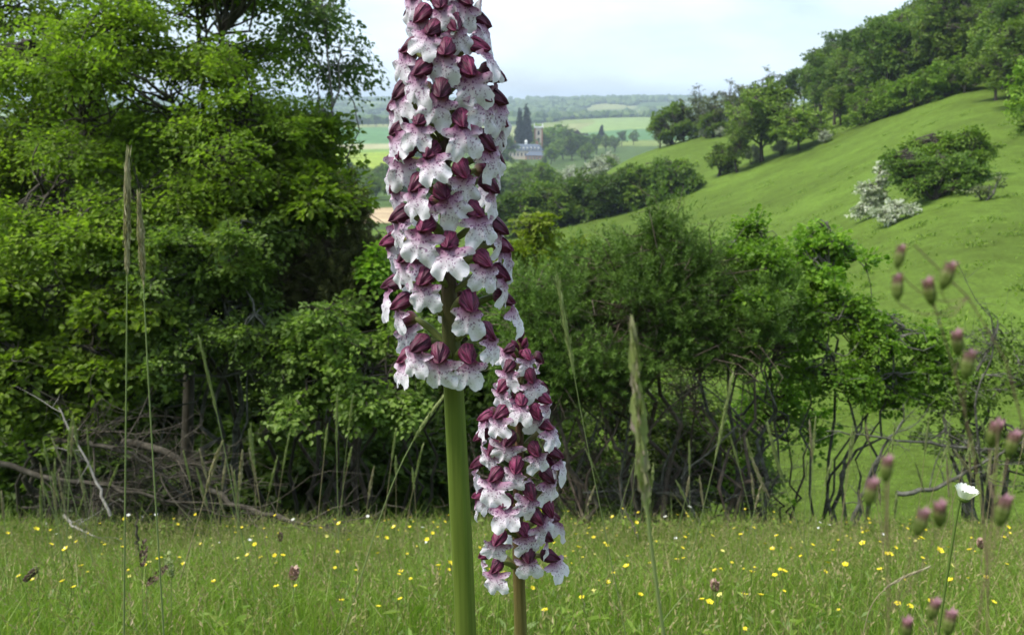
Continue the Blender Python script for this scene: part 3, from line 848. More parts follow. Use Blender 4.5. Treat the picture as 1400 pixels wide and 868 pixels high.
for px, py, hp, kd, lab in [(1385, 150, 118, 'woodb', 'tall tree at the near corner of the wood'), (1408, 185, 100, 'lime', 'bright tree reaching in at the near corner of the wood'),
                            (1362, 138, 92, 'round', 'rounded tree at the wood edge next to the tall corner tree'), (1425, 215, 90, 'round', 'low tree at the near end of the wood edge')]:
    plant_px(kd, px, py, hp, 'wood_tree', lab, wide=1.05)

# bush group alone on the slope
def slope_bush(name, label, px, py, lobes, leaf, seed, n, cat='shrub', leafL=0.16, k=16, tr=0.10, bark='bark', shell=0.5):
    b = ground_hit(px, py)
    lob = [LB(a, c, b[1] + dy, rx, ry, rd) for a, c, dy, rx, ry, rd in lobes]
    rng = np.random.default_rng(seed)
    wg, lg = tree_geo(b, lob, rng, n, k, leafL, leafL * 0.7, leafL * 3.2, tr, stems=5, shell=shell, under=0.6, flat=0.55, kite=True, branch_r=0.02, frag=5, fs=0.55)
    o = thing(name, label, cat, b)
    put('trunk', wg.mesh('trunk', [MAT[bark]]), o)
    put('crown', lg.mesh('crown', [MAT[leaf]], smooth=False), o)
slope_bush('hillside_bush', 'big dark green bush alone on the open slope', 1280, 272, [(1262, 240, 0, 40, 34, 1.4), (1300, 248, 0, 45, 28, 1.4), (1240, 225, 0.5, 32, 34, 1.2), (1325, 240, 0, 28, 22, 1.0), (1280, 225, 0.8, 50, 36, 1.4)], 'far_dark', 201, 1100)
slope_bush('hillside_bush', 'bright green hazel topping the big dark bush on the slope', 1290, 262, [(1275, 195, 1.6, 34, 22, 1.0), (1310, 195, 1.6, 30, 22, 1.0), (1290, 215, 1.0, 44, 24, 1.1), (1330, 215, 1.0, 22, 18, 0.8), (1350, 205, 1.5, 18, 14, 0.5)], 'far_lime', 202, 700)
slope_bush('hawthorn', 'white flowering thorn leaning out beside the big slope bush', 1203, 292, [(1203, 235, 0, 17, 22, 0.7), (1192, 262, -0.3, 22, 20, 0.7), (1185, 280, -0.5, 20, 11, 0.5)], 'blossom', 203, 420, leafL=0.13)
slope_bush('hawthorn', 'low white flowering thorn at the foot of the big slope bush', 1222, 302, [(1225, 287, -1.2, 24, 11, 0.5), (1210, 295, -1.3, 18, 9, 0.4)], 'blossom', 204, 220, leafL=0.12)
slope_bush('dead_bush', 'grey leafless thorn beside the big slope bush', 1345, 276, [(1352, 258, 0, 14, 10, 0.3), (1338, 262, 0, 14, 10, 0.3), (1365, 250, 0, 10, 10, 0.3)], 'far_grey', 205, 60, k=5, bark='bark_lichen')

# scrub seedlings and tussocks dotted over the open slope
def slope_tufts():
    rng = np.random.default_rng(64)
    g = Geo()
    n = 330
    y = np.exp(rng.uniform(math.log(16), math.log(105), n))
    x = y * rng.uniform(0.08, 0.62, n)
    for i in range(n):
        k = int(rng.integers(18, 60))
        r = rng.uniform(0.10, 0.34) * (1.4 if rng.random() < 0.12 else 1)
        p = np.stack([x[i] + rng.normal(0, r, k) * 1.5, y[i] + rng.normal(0, r, k)], 1)
        c = np.concatenate([p, (H(p[:, 0], p[:, 1]) + np.abs(rng.normal(0, r * 0.35, k)))[:, None]], 1)
        V, Fq, pv = leaf_quads(c, nrm(rng.normal(0, 1, (k, 3)) + np.array([0, 0, 0.8])), nrm(rng.normal(0, 1, (k, 3))), rng.uniform(0.08, 0.2, k), rng.uniform(0.04, 0.09, k), kite=True)
        g.add(V, Fq, 0, np.repeat(np.clip(rng.normal(0.4, 0.25, k), 0, 1), pv))
    put('slope_tussocks', g.mesh('slope_tussocks', [MAT['far_leaf']], smooth=False), label='small dark tussocks and seedlings dotted over the open slope', cat='grass', kind='stuff')
slope_tufts()

# valley behind the hillside shoulder: thorns, woods round the house
for i in range(34):
    px = 738 + 105 * _rp.random()
    d = np.interp(px, [735, 845], [230, 300]) + 130 * _rp.random()
    kd = 'blossom' if i % 2 == 0 else ('shrub' if i % 4 == 1 else 'round')
    lab = {'blossom': 'cream flowering thorn below the hillside shoulder', 'shrub': 'green bush among the flowering thorns below the shoulder', 'round': 'small round tree among the flowering thorns below the shoulder'}[kd]
    plant(kd, G(px, d), 6 + 3.5 * _rp.random(), 'valley_thorn', lab, 'thorns below the hillside shoulder', cat='shrub')
for i in range(26):
    px = 672 + 85 * _rp.random()
    d = 240 + 190 * _rp.random()
    kd = ['wood', 'woodb', 'round'][i % 3]
    plant(kd, G(px, d), 9 + 5 * _rp.random(), 'valley_tree', 'dense dark tree in the valley wood below the house', 'valley wood below the house', wide=1.2)
for i, (px, d, h, kd) in enumerate([(694, 700, 22, 'wood'), (684, 730, 20, 'woodb'), (672, 760, 20, 'wood'), (752, 815, 25, 'lime'), (764, 830, 27, 'lime'), (742, 850, 27, 'lime'), (775, 790, 24, 'wood'), (787, 850, 22, 'copper'),
                                   (770, 720, 20, 'round'), (758, 690, 17, 'round'), (782, 700, 19, 'woodb'), (795, 740, 20, 'wood'), (806, 760, 19, 'woodb'), (815, 800, 18, 'wood'),
                                   (828, 840, 17, 'round'), (840, 820, 15, 'woodb'), (753, 660, 14, 'round'), (744, 620, 8, 'woodb'), (800, 640, 15, 'woodb'), (850, 900, 16, 'wood'), (866, 920, 15, 'woodb'),
                                   (700, 640, 7, 'woodb'), (714, 600, 6, 'wood'), (690, 630, 12, 'wood'), (731, 785, 15, 'woodb'), (822, 1000, 22, 'conifer')]):
    lab = {'wood': 'dark park tree around the distant house', 'woodb': 'green park tree around the distant house', 'round': 'round park tree around the distant house', 'lime': 'bright spring green tree beside the distant ruined tower',
           'copper': 'dark copper coloured tree behind the distant house', 'conifer': 'single dark fir beyond the distant house'}[kd]
    plant(kd, G(px, d), h, 'park_tree', lab, 'park trees around the distant house', wide=1.05)
plant('conifer', G(711, 790), 46, 'tall_conifer', 'dark tall conifer just behind the distant house roof', wide=0.62)
plant('conifer', G(720, 800), 50, 'tall_conifer', 'tallest dark conifer next to the ruined tower', wide=0.62)
for i in range(30):
    px = 425 + 130 * _rp.random()
    d = 330 + 180 * _rp.random()
    plant(['wood', 'woodb', 'round'][i % 3], G(px, d), 8 + 4 * _rp.random(), 'valley_tree', 'tree in the valley copse beside the bare field', 'valley copse beside the bare field', wide=1.3)
for i in range(20):
    px = 420 + 135 * (i + _rp.random()) / 20
    plant(['wood', 'woodb'][i % 2], G(px, 1440 + 60 * _rp.random()), 13 + 6 * _rp.random(), 'hedgerow_tree', 'distant hedgerow tree beyond the teal green field', 'hedgerow trees beyond the teal field', wide=1.3)

for i in range(34):
    px = 540 + 150 * _rp.random()
    d = [310, 420, 560, 700, 860][i % 5] + 25 * _rp.random()
    plant(['wood', 'woodb', 'round'][i % 3], G(px, d), 8 + 5 * _rp.random(), 'hedgerow_tree', 'hedgerow tree between the valley fields behind the tall orchid', 'hedgerow trees between the valley fields', wide=1.3)

# woods on the far hills: one mass
def far_woods():
    rng = np.random.default_rng(9)
    n0 = 26000
    px = rng.uniform(120, 1010, n0)
    d = np.exp(rng.uniform(math.log(1500), math.log(3900), n0))
    t = (px - 700) / F / 1.026
    x = t * d
    dens = _hash_noise(x / 230, d / 330, 21) + 0.7 * _hash_noise(x / 90, d / 120, 22)
    hedge = np.abs(_hash_noise(x / 170, d / 260, 23)) < 0.03
    keep = ((dens > np.interp(d, [1500, 2600, 3300, 3900], [0.20, 0.10, -0.12, -0.4])) | hedge)
    clear = (px > 790) & (px < 935) & (d > 1200) & (d < 1830)
    keep &= ~clear
    px, d, x = px[keep][:8500], d[keep][:8500], x[keep][:8500]
    n = len(x)
    ph = (1 + 5 ** 0.5) / 2
    ico = nrm(np.array([(-1, ph, 0), (1, ph, 0), (-1, -ph, 0), (1, -ph, 0), (0, -1, ph), (0, 1, ph), (0, -1, -ph), (0, 1, -ph), (ph, 0, -1), (ph, 0, 1), (-ph, 0, -1), (-ph, 0, 1)], float))
    ft = np.array([(0, 11, 5), (0, 5, 1), (0, 1, 7), (0, 7, 10), (0, 10, 11), (1, 5, 9), (5, 11, 4), (11, 10, 2), (10, 7, 6), (7, 1, 8), (3, 9, 4), (3, 4, 2), (3, 2, 6), (3, 6, 8), (3, 8, 9), (4, 9, 5), (2, 4, 11), (6, 2, 10), (8, 6, 7), (9, 8, 1)])
    sz = rng.uniform(6, 12, n)
    sv = np.stack([sz * rng.uniform(0.9, 1.5, n), sz * rng.uniform(0.9, 1.5, n), sz * rng.uniform(0.8, 1.2, n)], 1)
    V = ico[None] * sv[:, None] * (1 + rng.normal(0, 0.2, (n, 12, 1)))
    V = V + np.stack([x, d, H(x, d) + sz * 0.55], 1)[:, None]
    g = Geo()
    g.add(V.reshape(-1, 3), (ft[None] + np.arange(n)[:, None, None] * 12).reshape(-1, 3), 0, np.repeat(np.clip(rng.normal(0.45, 0.28, n), 0, 1), 12))
    put('far_woodland', g.mesh('far_woodland', [MAT['far_dark']], smooth=False), label='far woods and hedges covering the hazy hills on the horizon', cat='woodland', kind='stuff')
far_woods()

# ------------------------------------------------------------------ the house in the valley
MAT['brick'] = noise_mat('brick', [(0.30, 0.14, 0.09), (0.42, 0.22, 0.15)], 2.0, bump=0)
MAT['cream'] = noise_mat('cream_render', [(0.52, 0.44, 0.34), (0.66, 0.58, 0.47)], 1.0, bump=0)
MAT['slate'] = noise_mat('slate', [(0.075, 0.095, 0.13), (0.12, 0.145, 0.185)], 1.5, bump=0, rough=0.9)
MAT['win'] = noise_mat('window_glass', [(0.03, 0.035, 0.04), (0.06, 0.07, 0.08)], 1.0, bump=0, rough=0.15)
MAT['white'] = noise_mat('white_paint', [(0.7, 0.7, 0.68), (0.8, 0.8, 0.78)], 1.0, bump=0)

def box(g, x0, x1, y0, y1, z0, z1, mat=0, top=None):
    """box; top = (inset x, inset y) makes a hipped or mansard solid"""
    ix, iy = top or (0, 0)
    V = [(x0, y0, z0), (x1, y0, z0), (x1, y1, z0), (x0, y1, z0), (x0 + ix, y0 + iy, z1), (x1 - ix, y0 + iy, z1), (x1 - ix, y1 - iy, z1), (x0 + ix, y1 - iy, z1)]
    g.add(V, [(0, 3, 2, 1), (4, 5, 6, 7), (0, 1, 5, 4), (1, 2, 6, 5), (2, 3, 7, 6), (3, 0, 4, 7)], mat)

def bpart(name, mat, parent, *boxes):
    g = Geo()
    for b in boxes:
        box(g, *b[:6], top=b[6] if len(b) > 6 else None)
    return put(name, g.mesh(name, [MAT[mat]], smooth=False), parent)

def house():
    b = G(719, 745)
    o = thing('country_house', 'distant country house with grey mansard roof and rows of dormers', 'house', b)
    o.rotation_euler = (0, 0, math.radians(-6))
    bpart('wall', 'cream', o, (-13.5, 13.5, -5, 5, -2, 6.5))
    roof = bpart('roof', 'slate', o, (-14, 14, -5.5, 5.5, 6.5, 10.5, (2.2, 2.2)), (-11.7, 11.7, -3.2, 3.2, 10.5, 11.6, (3, 2.6)))
    for x in (-9, 9):
        bpart('chimney', 'brick', roof, (x - 0.7, x + 0.7, -0.6, 0.6, 10.8, 14.2))
    bpart('cupola', 'white', o, (-1.0, 1.0, -1.0, 1.0, 11.3, 13.6), (-1.2, 1.2, -1.2, 1.2, 13.6, 15.2, (1.1, 1.1)))
    for x in np.linspace(-10.5, 10.5, 8):
        dm = bpart('dormer', 'white', o, (x - 0.6, x + 0.6, -5.2, -3.2, 7.2, 8.8), (x - 0.7, x + 0.7, -5.3, -3.0, 8.8, 9.4, (0.6, 0.2)))
        bpart('pane', 'win', dm, (x - 0.4, x + 0.4, -5.26, -5.1, 7.4, 8.6))
    for x in np.linspace(-11.8, 11.8, 9):
        w = bpart('window', 'white', o, (x - 0.8, x + 0.8, -5.12, -4.9, 2.2, 5.2))
        bpart('pane', 'win', w, (x - 0.6, x + 0.6, -5.18, -5.0, 2.4, 5.0))
    bpart('wing_wall', 'brick', o, (1.0, 16.0, -14, -5.0, -5, 3.2))
    bpart('wing_roof', 'slate', o, (0.6, 16.4, -14.4, -4.9, 3.2, 6.2, (3.2, 4.4)))
    for x in np.linspace(3, 14, 5):
        w = bpart('window', 'white', o, (x - 0.7, x + 0.7, -14.12, -13.9, 0.0, 2.2))
        bpart('pane', 'win', w, (x - 0.5, x + 0.5, -14.18, -14.0, 0.2, 2.0))
    bpart('terrace_wall', 'cream', o, (-20, 1.0, -12.5, -11.5, -5, 0.6))
house()
def tower():
    b = G(736, 800)
    o = thing('church_tower', 'distant brick church tower among bright trees behind the house', 'tower', b)
    bpart('shaft', 'cream', o, (-3.4, 3.4, -3.4, 3.4, -2, 24))
    bpart('quoin', 'brick', o, (-3.6, -2.4, -3.6, -2.4, -2, 24.2))
    bpart('quoin', 'brick', o, (2.4, 3.6, -3.6, -2.4, -2, 24.2))
    bpart('parapet', 'white', o, (-3.9, 3.9, -3.9, 3.9, 24, 25.2))
    for x in (-3.5, 3.5):
        for y in (-3.5, 3.5):
            bpart('pinnacle', 'white', o, (x - 0.5, x + 0.5, y - 0.5, y + 0.5, 25.2, 28.2, (0.45, 0.45)))
    for z in (12, 18):
        bpart('belfry_window', 'win', o, (-0.9, 0.9, -3.46, -3.3, z, z + 3.4))
tower()
g = Geo()
box(g, -9, 9, -4, 4, -2, 5)
box(g, -9.5, 9.5, -4.5, 4.5, 5, 9, top=(2, 4.2))
put('farmhouse', g.mesh('farmhouse', [MAT['white']], smooth=False), label='tiny white farmhouse on the far wooded hillside', cat='house', loc=G(692, 1900) + np.array([0, 0, 6]))

# ------------------------------------------------------------------ the air of the valley
def haze():
    g = Geo()
    zs = [o.bound_box for o in COL.objects if o.name == 'ground'][0]
    z0, z1 = min(c[2] for c in zs) - 1.5, max(c[2] for c in zs) + 60
    box(g, -8200, 8200, -8200, 8200, z0, z1)
    m = bpy.data.materials.new('haze')
    m.use_nodes = True
    t = m.node_tree
    t.nodes.clear()
    o = t.nodes.new('ShaderNodeOutputMaterial')
    v = t.nodes.new('ShaderNodeVolumePrincipled')
    v.inputs['Color'].default_value = (0.72, 0.86, 1.0, 1)
    v.inputs['Density'].default_value = HAZE
    v.inputs['Anisotropy'].default_value = 0.2
    t.links.new(v.outputs['Volume'], o.inputs['Volume'])
    put('haze', g.mesh('haze', [m], smooth=False), label='pale blue haze filling the valley air', cat='haze', kind='stuff')
HAZE = 0.00021
haze()

# ------------------------------------------------------------------ meadow turf
MAT['grass'] = leaf_mat('meadow_grass', [(0.080, 0.150, 0.018), (0.140, 0.230, 0.028), (0.20, 0.295, 0.04), (0.28, 0.30, 0.10)], 0.42, shift=0.02)
MAT['grass_hay'] = leaf_mat('grass_hay', [(0.16, 0.18, 0.05), (0.25, 0.24, 0.09), (0.34, 0.28, 0.16)], 0.25, shift=0.02)

def blades(xy, h, w, lean, rng, curl=0.5):
    n = len(xy)
    b = np.concatenate([xy, H(xy[:, 0], xy[:, 1])[:, None] - 0.01], 1)
    a = rng.random(n) * 2 * math.pi
    dr = np.stack([np.cos(a), np.sin(a), np.zeros(n)], 1)
    ln = lean * rng.random(n)
    up = nrm(np.stack([np.zeros(n), np.zeros(n), np.ones(n)], 1) + dr * ln[:, None])
    mid = b + up * (h * 0.55)[:, None]
    tip = b + up * (h * (1 - 0.15 * curl))[:, None] + dr * (h * curl * rng.random(n))[:, None]
    fa = rng.random(n) * math.pi
    s = np.stack([np.cos(fa), np.sin(fa), np.zeros(n)], 1) * w[:, None] * 0.5
    V = np.stack([b - s, b + s, mid + s * 0.85, mid - s * 0.85, tip], 1)
    k = np.arange(n)[:, None] * 5
    return V.reshape(-1, 3), k + np.array([[0, 1, 2, 3]]), k + np.array([[3, 2, 4]])

def wedge(n, y0, y1, rng, half=0.66, pad=0.35):
    y = np.sqrt(rng.uniform(y0 ** 2, y1 ** 2, n))
    x = rng.uniform(-1, 1, n) * (half * y + pad)
    return np.stack([x, y], 1)

def meadow():
    rng = np.random.default_rng(5)
    g = Geo()
    xy = wedge(125000, 1.0, 7.6, rng)
    patch = _hash_noise(xy[:, 0] * 1.3, xy[:, 1] * 1.3, 31) + 0.5 * _hash_noise(xy[:, 0] * 4, xy[:, 1] * 4, 32)
    keep = rng.random(len(xy)) < 0.75 + 0.5 * patch
    xy, patch = xy[keep], patch[keep]
    n = len(xy)
    h = (0.09 + 0.15 * rng.random(n) ** 1.3) * (1 + 0.9 * patch)
    w = rng.uniform(0.0016, 0.0036, n)
    V, q, t = blades(xy, h, w, 0.45, rng, 0.55)
    lv = np.repeat(np.clip(0.42 + 0.35 * patch + rng.normal(0, 0.2, n), 0, 1), 5)
    g.add(V, q, 0, lv)
    g.f.append(t)
    g.m.append(np.zeros(len(t), np.int32))
    # thin flowering stems, brownish, with short rough heads
    xy = wedge(17000, 1.0, 7.4, rng)
    n = len(xy)
    hh = rng.uniform(0.16, 0.32, n)
    V, q, t = blades(xy, hh, rng.uniform(0.0010, 0.0016, n), 0.22, rng, 0.25)
    g.add(V, q, 1, np.repeat(rng.random(n), 5))
    g.f.append(t)
    g.m.append(np.ones(len(t), np.int32))
    tip = V.reshape(-1, 5, 3)[:, 4]
    md = V.reshape(-1, 5, 3)[:, 2]
    ax = nrm(tip - md)
    hl = rng.uniform(0.02, 0.05, n)
    k = 5
    tt = np.linspace(0, 1, k)[None, :]
    c = tip[:, None] - ax[:, None] * (tt * hl[:, None])[..., None]
    sd = nrm(rng.normal(0, 1, (n, k, 3)))
    V, Fq, pv = leaf_quads(c.reshape(-1, 3), nrm(ax[:, None] + sd * 0.5).reshape(-1, 3), sd.reshape(-1, 3)[:, [1, 2, 0]], np.full(n * k, 0.011), np.full(n * k, 0.004), kite=True)
    g.add(V, Fq, 1, np.repeat(rng.random(n * k), pv))
    # broad low leaves of plantain and clover in clumps
    cl = wedge(420, 1.2, 7.2, rng)
    xy = np.repeat(cl, 14, axis=0) + rng.normal(0, 0.045, (len(cl) * 14, 2))
    n = len(xy)
    c = np.concatenate([xy, (H(xy[:, 0], xy[:, 1]) + rng.uniform(0.01, 0.13, n))[:, None]], 1)
    V, Fq, pv = leaf_quads(c, nrm(rng.normal(0, 1, (n, 3)) * np.array([1, 1, 0.2]) + np.array([0, 0, 0.55])), nrm(rng.normal(0, 0.5, (n, 3)) + np.array([0, 0, 1.0])), rng.uniform(0.025, 0.06, n), rng.uniform(0.008, 0.018, n))
    g.add(V, Fq, 0, np.repeat(np.clip(rng.normal(0.45, 0.25, n), 0, 1), pv))
    put('meadow_grass', g.mesh('meadow_grass', [MAT['grass'], MAT['grass_hay']], smooth=False), label='fine flowering meadow grass covering the slope below the orchids', cat='grass', kind='stuff')
    # taller rough fringe at the foot of the shrubs
    g = Geo()
    xy = np.stack([rng.uniform(-5.2, 5.2, 11000), rng.uniform(6.0, 7.8, 11000)], 1)
    n = len(xy)
    V, q, t = blades(xy, 0.10 + 0.38 * rng.random(n) ** 2.2, rng.uniform(0.003, 0.006, n), 0.5, rng, 0.6)
    g.add(V, q, 0, np.repeat(np.clip(rng.normal(0.4, 0.25, n), 0, 1), 5))
    g.f.append(t)
    g.m.append(np.zeros(len(t), np.int32))
    # low herb leaves mixed in
    xy = np.stack([rng.uniform(-5.2, 5.2, 7000), rng.uniform(6.4, 8.2, 7000)], 1)
    n = len(xy)
    c = np.concatenate([xy, (H(xy[:, 0], xy[:, 1]) + rng.uniform(0.02, 0.24, n))[:, None]], 1)
    V, Fq, pv = leaf_quads(c, nrm(rng.normal(0, 1, (n, 3)) * np.array([1, 1, 0.3])), nrm(rng.normal(0, 0.4, (n, 3)) + np.array([0, 0, 1.0])), rng.uniform(0.03, 0.06, n), rng.uniform(0.02, 0.04, n), kite=True)
    g.add(V, Fq, 0, np.repeat(np.clip(rng.normal(0.35, 0.2, n), 0, 1), pv))
    put('rough_grass', g.mesh('rough_grass', [MAT['grass']], smooth=False), label='taller rough grass and herbs at the foot of the shrubs', cat='grass', kind='stuff')
    # tussocks and turf on the slope across the dip
    g = Geo()
    y = np.exp(rng.uniform(math.log(8.5), math.log(22), 26000))
    xy = np.stack([rng.uniform(0.0, 0.75, len(y)) * y, y], 1)
    n = len(xy)
    hh = rng.uniform(0.03, 0.08, n)
    V, q, t = blades(xy, hh, rng.uniform(0.008, 0.016, n) * 0.8, 1.4, rng, 0.9)
    pt = _hash_noise(xy[:, 0] / 2.0, xy[:, 1] / 2.0, 51)
    g.add(V, q, 0, np.repeat(np.clip(0.5 + 0.5 * pt + rng.normal(0, 0.15, n), 0, 1), 5))
    g.f.append(t)
    g.m.append(np.zeros(len(t), np.int32))
    put('slope_grass', g.mesh('slope_grass', [MAT['grass']], smooth=False), label='short grass on the open slope across the dip', cat='grass', kind='stuff')
meadow()

# ------------------------------------------------------------------ meadow flowers
def simple_mat(name, col, rough=0.5, trans=0.0, spec=0.3):
    return leaf_mat(name, [tuple(c * 0.8 for c in col), col], trans, rough, spec, tcol=0.9, shift=0.08)
MAT['stem_green'] = simple_mat('stem_green', (0.11, 0.17, 0.035))
MAT['yellow'] = leaf_mat('buttercup_yellow', [(0.70, 0.54, 0.01), (0.84, 0.70, 0.02)], 0.25, 0.3, 0.5, tcol=0.9, shift=0.06)
MAT['lemon'] = leaf_mat('lemon_petal', [(0.68, 0.62, 0.12), (0.80, 0.76, 0.25)], 0.25, 0.4, tcol=0.9, shift=0.06)
MAT['petal_white'] = leaf_mat('petal_white', [(0.72, 0.73, 0.70), (0.84, 0.84, 0.82)], 0.25, 0.5, tcol=0.9, shift=0.04)
MAT['seed_brown'] = leaf_mat('seed_brown', [(0.055, 0.035, 0.02), (0.13, 0.085, 0.055)], 0.0)
MAT['clover'] = leaf_mat('clover', [(0.22, 0.12, 0.10), (0.42, 0.30, 0.24)], 0.15)

def flower_mesh(name, petal, n_pet, size, hgt, seed, cup=0.5, centre=None):
    rng = np.random.default_rng(seed)
    g = Geo()
    top = np.array([rng.normal(0, 0.03), rng.normal(0, 0.03), hgt])
    st = curve_pts(np.array([[0, 0, -0.02]]), top[None], 6, 0.03, rng)
    V, Fq = tubes(st, np.full((1, 6), 0.0009), 4)
    g.add(V, Fq, 0, 0.6)
    tilt = nrm(np.array([rng.normal(0, 0.35), -0.25 + rng.normal(0, 0.25), 1.0]))
    e1 = nrm(np.cross(tilt, [0, 1, 0.2]))
    e2 = np.cross(tilt, e1)
    a = np.arange(n_pet) / n_pet * 2 * math.pi
    rad = np.cos(a)[:, None] * e1 + np.sin(a)[:, None] * e2
    d = nrm(rad + tilt * cup)
    nn = nrm(tilt - rad * cup)
    V, Fq, pv = leaf_quads(np.tile(top, (n_pet, 1)) + rad * size * 0.04, d, nn, np.full(n_pet, size * 0.55), np.full(n_pet, size * 0.58 * min(1, 6 / n_pet)), fold=0.12)
    g.add(V, Fq, 1, np.repeat(rng.random(n_pet), pv))
    if centre is not None:
        m = 9
        aa = np.arange(m) / m * 2 * math.pi
        r2 = np.cos(aa)[:, None] * e1 + np.sin(aa)[:, None] * e2
        c = top + tilt * size * 0.03
        V, Fq, pv = leaf_quads(np.tile(c, (m, 1)), nrm(r2 * 0.5 + tilt), nrm(r2), np.full(m, size * 0.18), np.full(m, size * 0.12), kite=True)
        g.add(V, Fq, 2, 0.5)
    # a few leaves low on the stem
    m = 4
    aa = rng.random(m) * 6.28
    dl = np.stack([np.cos(aa), np.sin(aa), np.full(m, 0.5)], 1)
    V, Fq, pv = leaf_quads(st[0, [1, 1, 2, 2]], dl, np.tile([0, 0, 1.0], (m, 1)), np.full(m, 0.035), np.full(m, 0.01), kite=True)
    g.add(V, Fq, 0, 0.4)
    mats = [MAT['stem_green'], MAT[petal]] + ([MAT[centre]] if centre else [])
    return g.mesh(name, mats)

BUT = [flower_mesh('buttercup', 'yellow', 5, 0.0122 + 0.0025 * (i % 3), 0.16 + 0.03 * i, 300 + i, 0.35 + 0.2 * (i % 3), 'lemon') for i in range(6)]
LEM = [flower_mesh('rock_rose', 'lemon', 5, 0.017, 0.15 + 0.02 * i, 320 + i, 0.3) for i in range(2)]
WHI = [flower_mesh('white_flower', 'petal_white', 5, 0.014, 0.20 + 0.03 * i, 330 + i, 0.4) for i in range(3)]
DAI = [flower_mesh('small_daisy', 'petal_white', 14, 0.022, 0.26 + 0.03 * i, 340 + i, 0.15, 'yellow') for i in range(2)]

def scatter_flower(meshes, name, x, y, label, cat, group, sc=1.0):
    p = np.array([x, y, float(H(x, y))])
    o = put(name, meshes[int(_rf.random() * len(meshes))], None, label, cat, group, None, p)
    o.rotation_euler = (0, 0, float(_rf.random() * 6.28))
    s = sc * (0.8 + 0.4 * _rf.random())
    o.scale = (s, s, s)
    return o
_rf = np.random.default_rng(88)
cnt = 0
while cnt < 298:
    y = math.sqrt(_rf.uniform(1.5 ** 2, 6.9 ** 2)) if cnt > 70 else _rf.uniform(1.75, 3.2)
    x = _rf.uniform(-1, 1) * 0.6 * y
    if _hash_noise(np.array(x * 0.9), np.array(y * 0.9), 61) + (0.16 if x > 0.3 else -0.02) + _rf.normal(0, 0.2) < -0.02:
        continue
    scatter_flower(BUT, 'buttercup', x, y, 'small yellow buttercup in the meadow grass', 'flower', 'yellow buttercups in the meadow', 1.0)
    cnt += 1
for i in range(22):
    y = math.sqrt(_rf.uniform(1.7 ** 2, 5.5 ** 2))
    scatter_flower(LEM, 'rock_rose', _rf.uniform(-1, 1) * 0.58 * y, y, 'pale lemon flower in the meadow grass', 'flower', 'pale lemon flowers in the meadow')
for i in range(18):
    y = math.sqrt(_rf.uniform(2.5 ** 2, 7.0 ** 2))
    scatter_flower(WHI, 'white_flower', _rf.uniform(-1, 1) * 0.58 * y, y, 'tiny white flower in the meadow grass', 'flower', 'tiny white flowers in the meadow')
for px, py in [(176, 722), (203, 708), (912, 716), (945, 720), (1132, 706), (1144, 704), (500, 722), (395, 716)]:
    y = 6.3
    for _ in range(8):
        p = P(px, py, y)
        y += ((p[2] - float(H(p[0], p[1]))) - 0.27) * 0.9
        y = min(max(y, 2), 7.0)
    scatter_flower(DAI, 'small_daisy', p[0], p[1], 'open white daisy near the foot of the shrubs', 'flower', 'white daisies by the shrubs')

# ------------------------------------------------------------------ grass stalks with seed heads
MAT['stalk'] = simple_mat('stalk_green', (0.23, 0.29, 0.11), 0.55, 0.15)
MAT['stalk_straw'] = simple_mat('stalk_straw', (0.30, 0.26, 0.14), 0.6, 0.15)
MAT['head_tan'] = leaf_mat('seed_head_tan', [(0.19, 0.17, 0.09), (0.34, 0.30, 0.19), (0.47, 0.43, 0.31)], 0.2, shift=0.05)
MAT['head_green'] = leaf_mat('seed_head_green', [(0.16, 0.20, 0.07), (0.27, 0.32, 0.13), (0.38, 0.40, 0.20)], 0.25, shift=0.05)
MAT['head_purple'] = leaf_mat('seed_head_purple', [(0.19, 0.23, 0.07), (0.28, 0.32, 0.13), (0.36, 0.27, 0.26)], 0.25, shift=0.02)

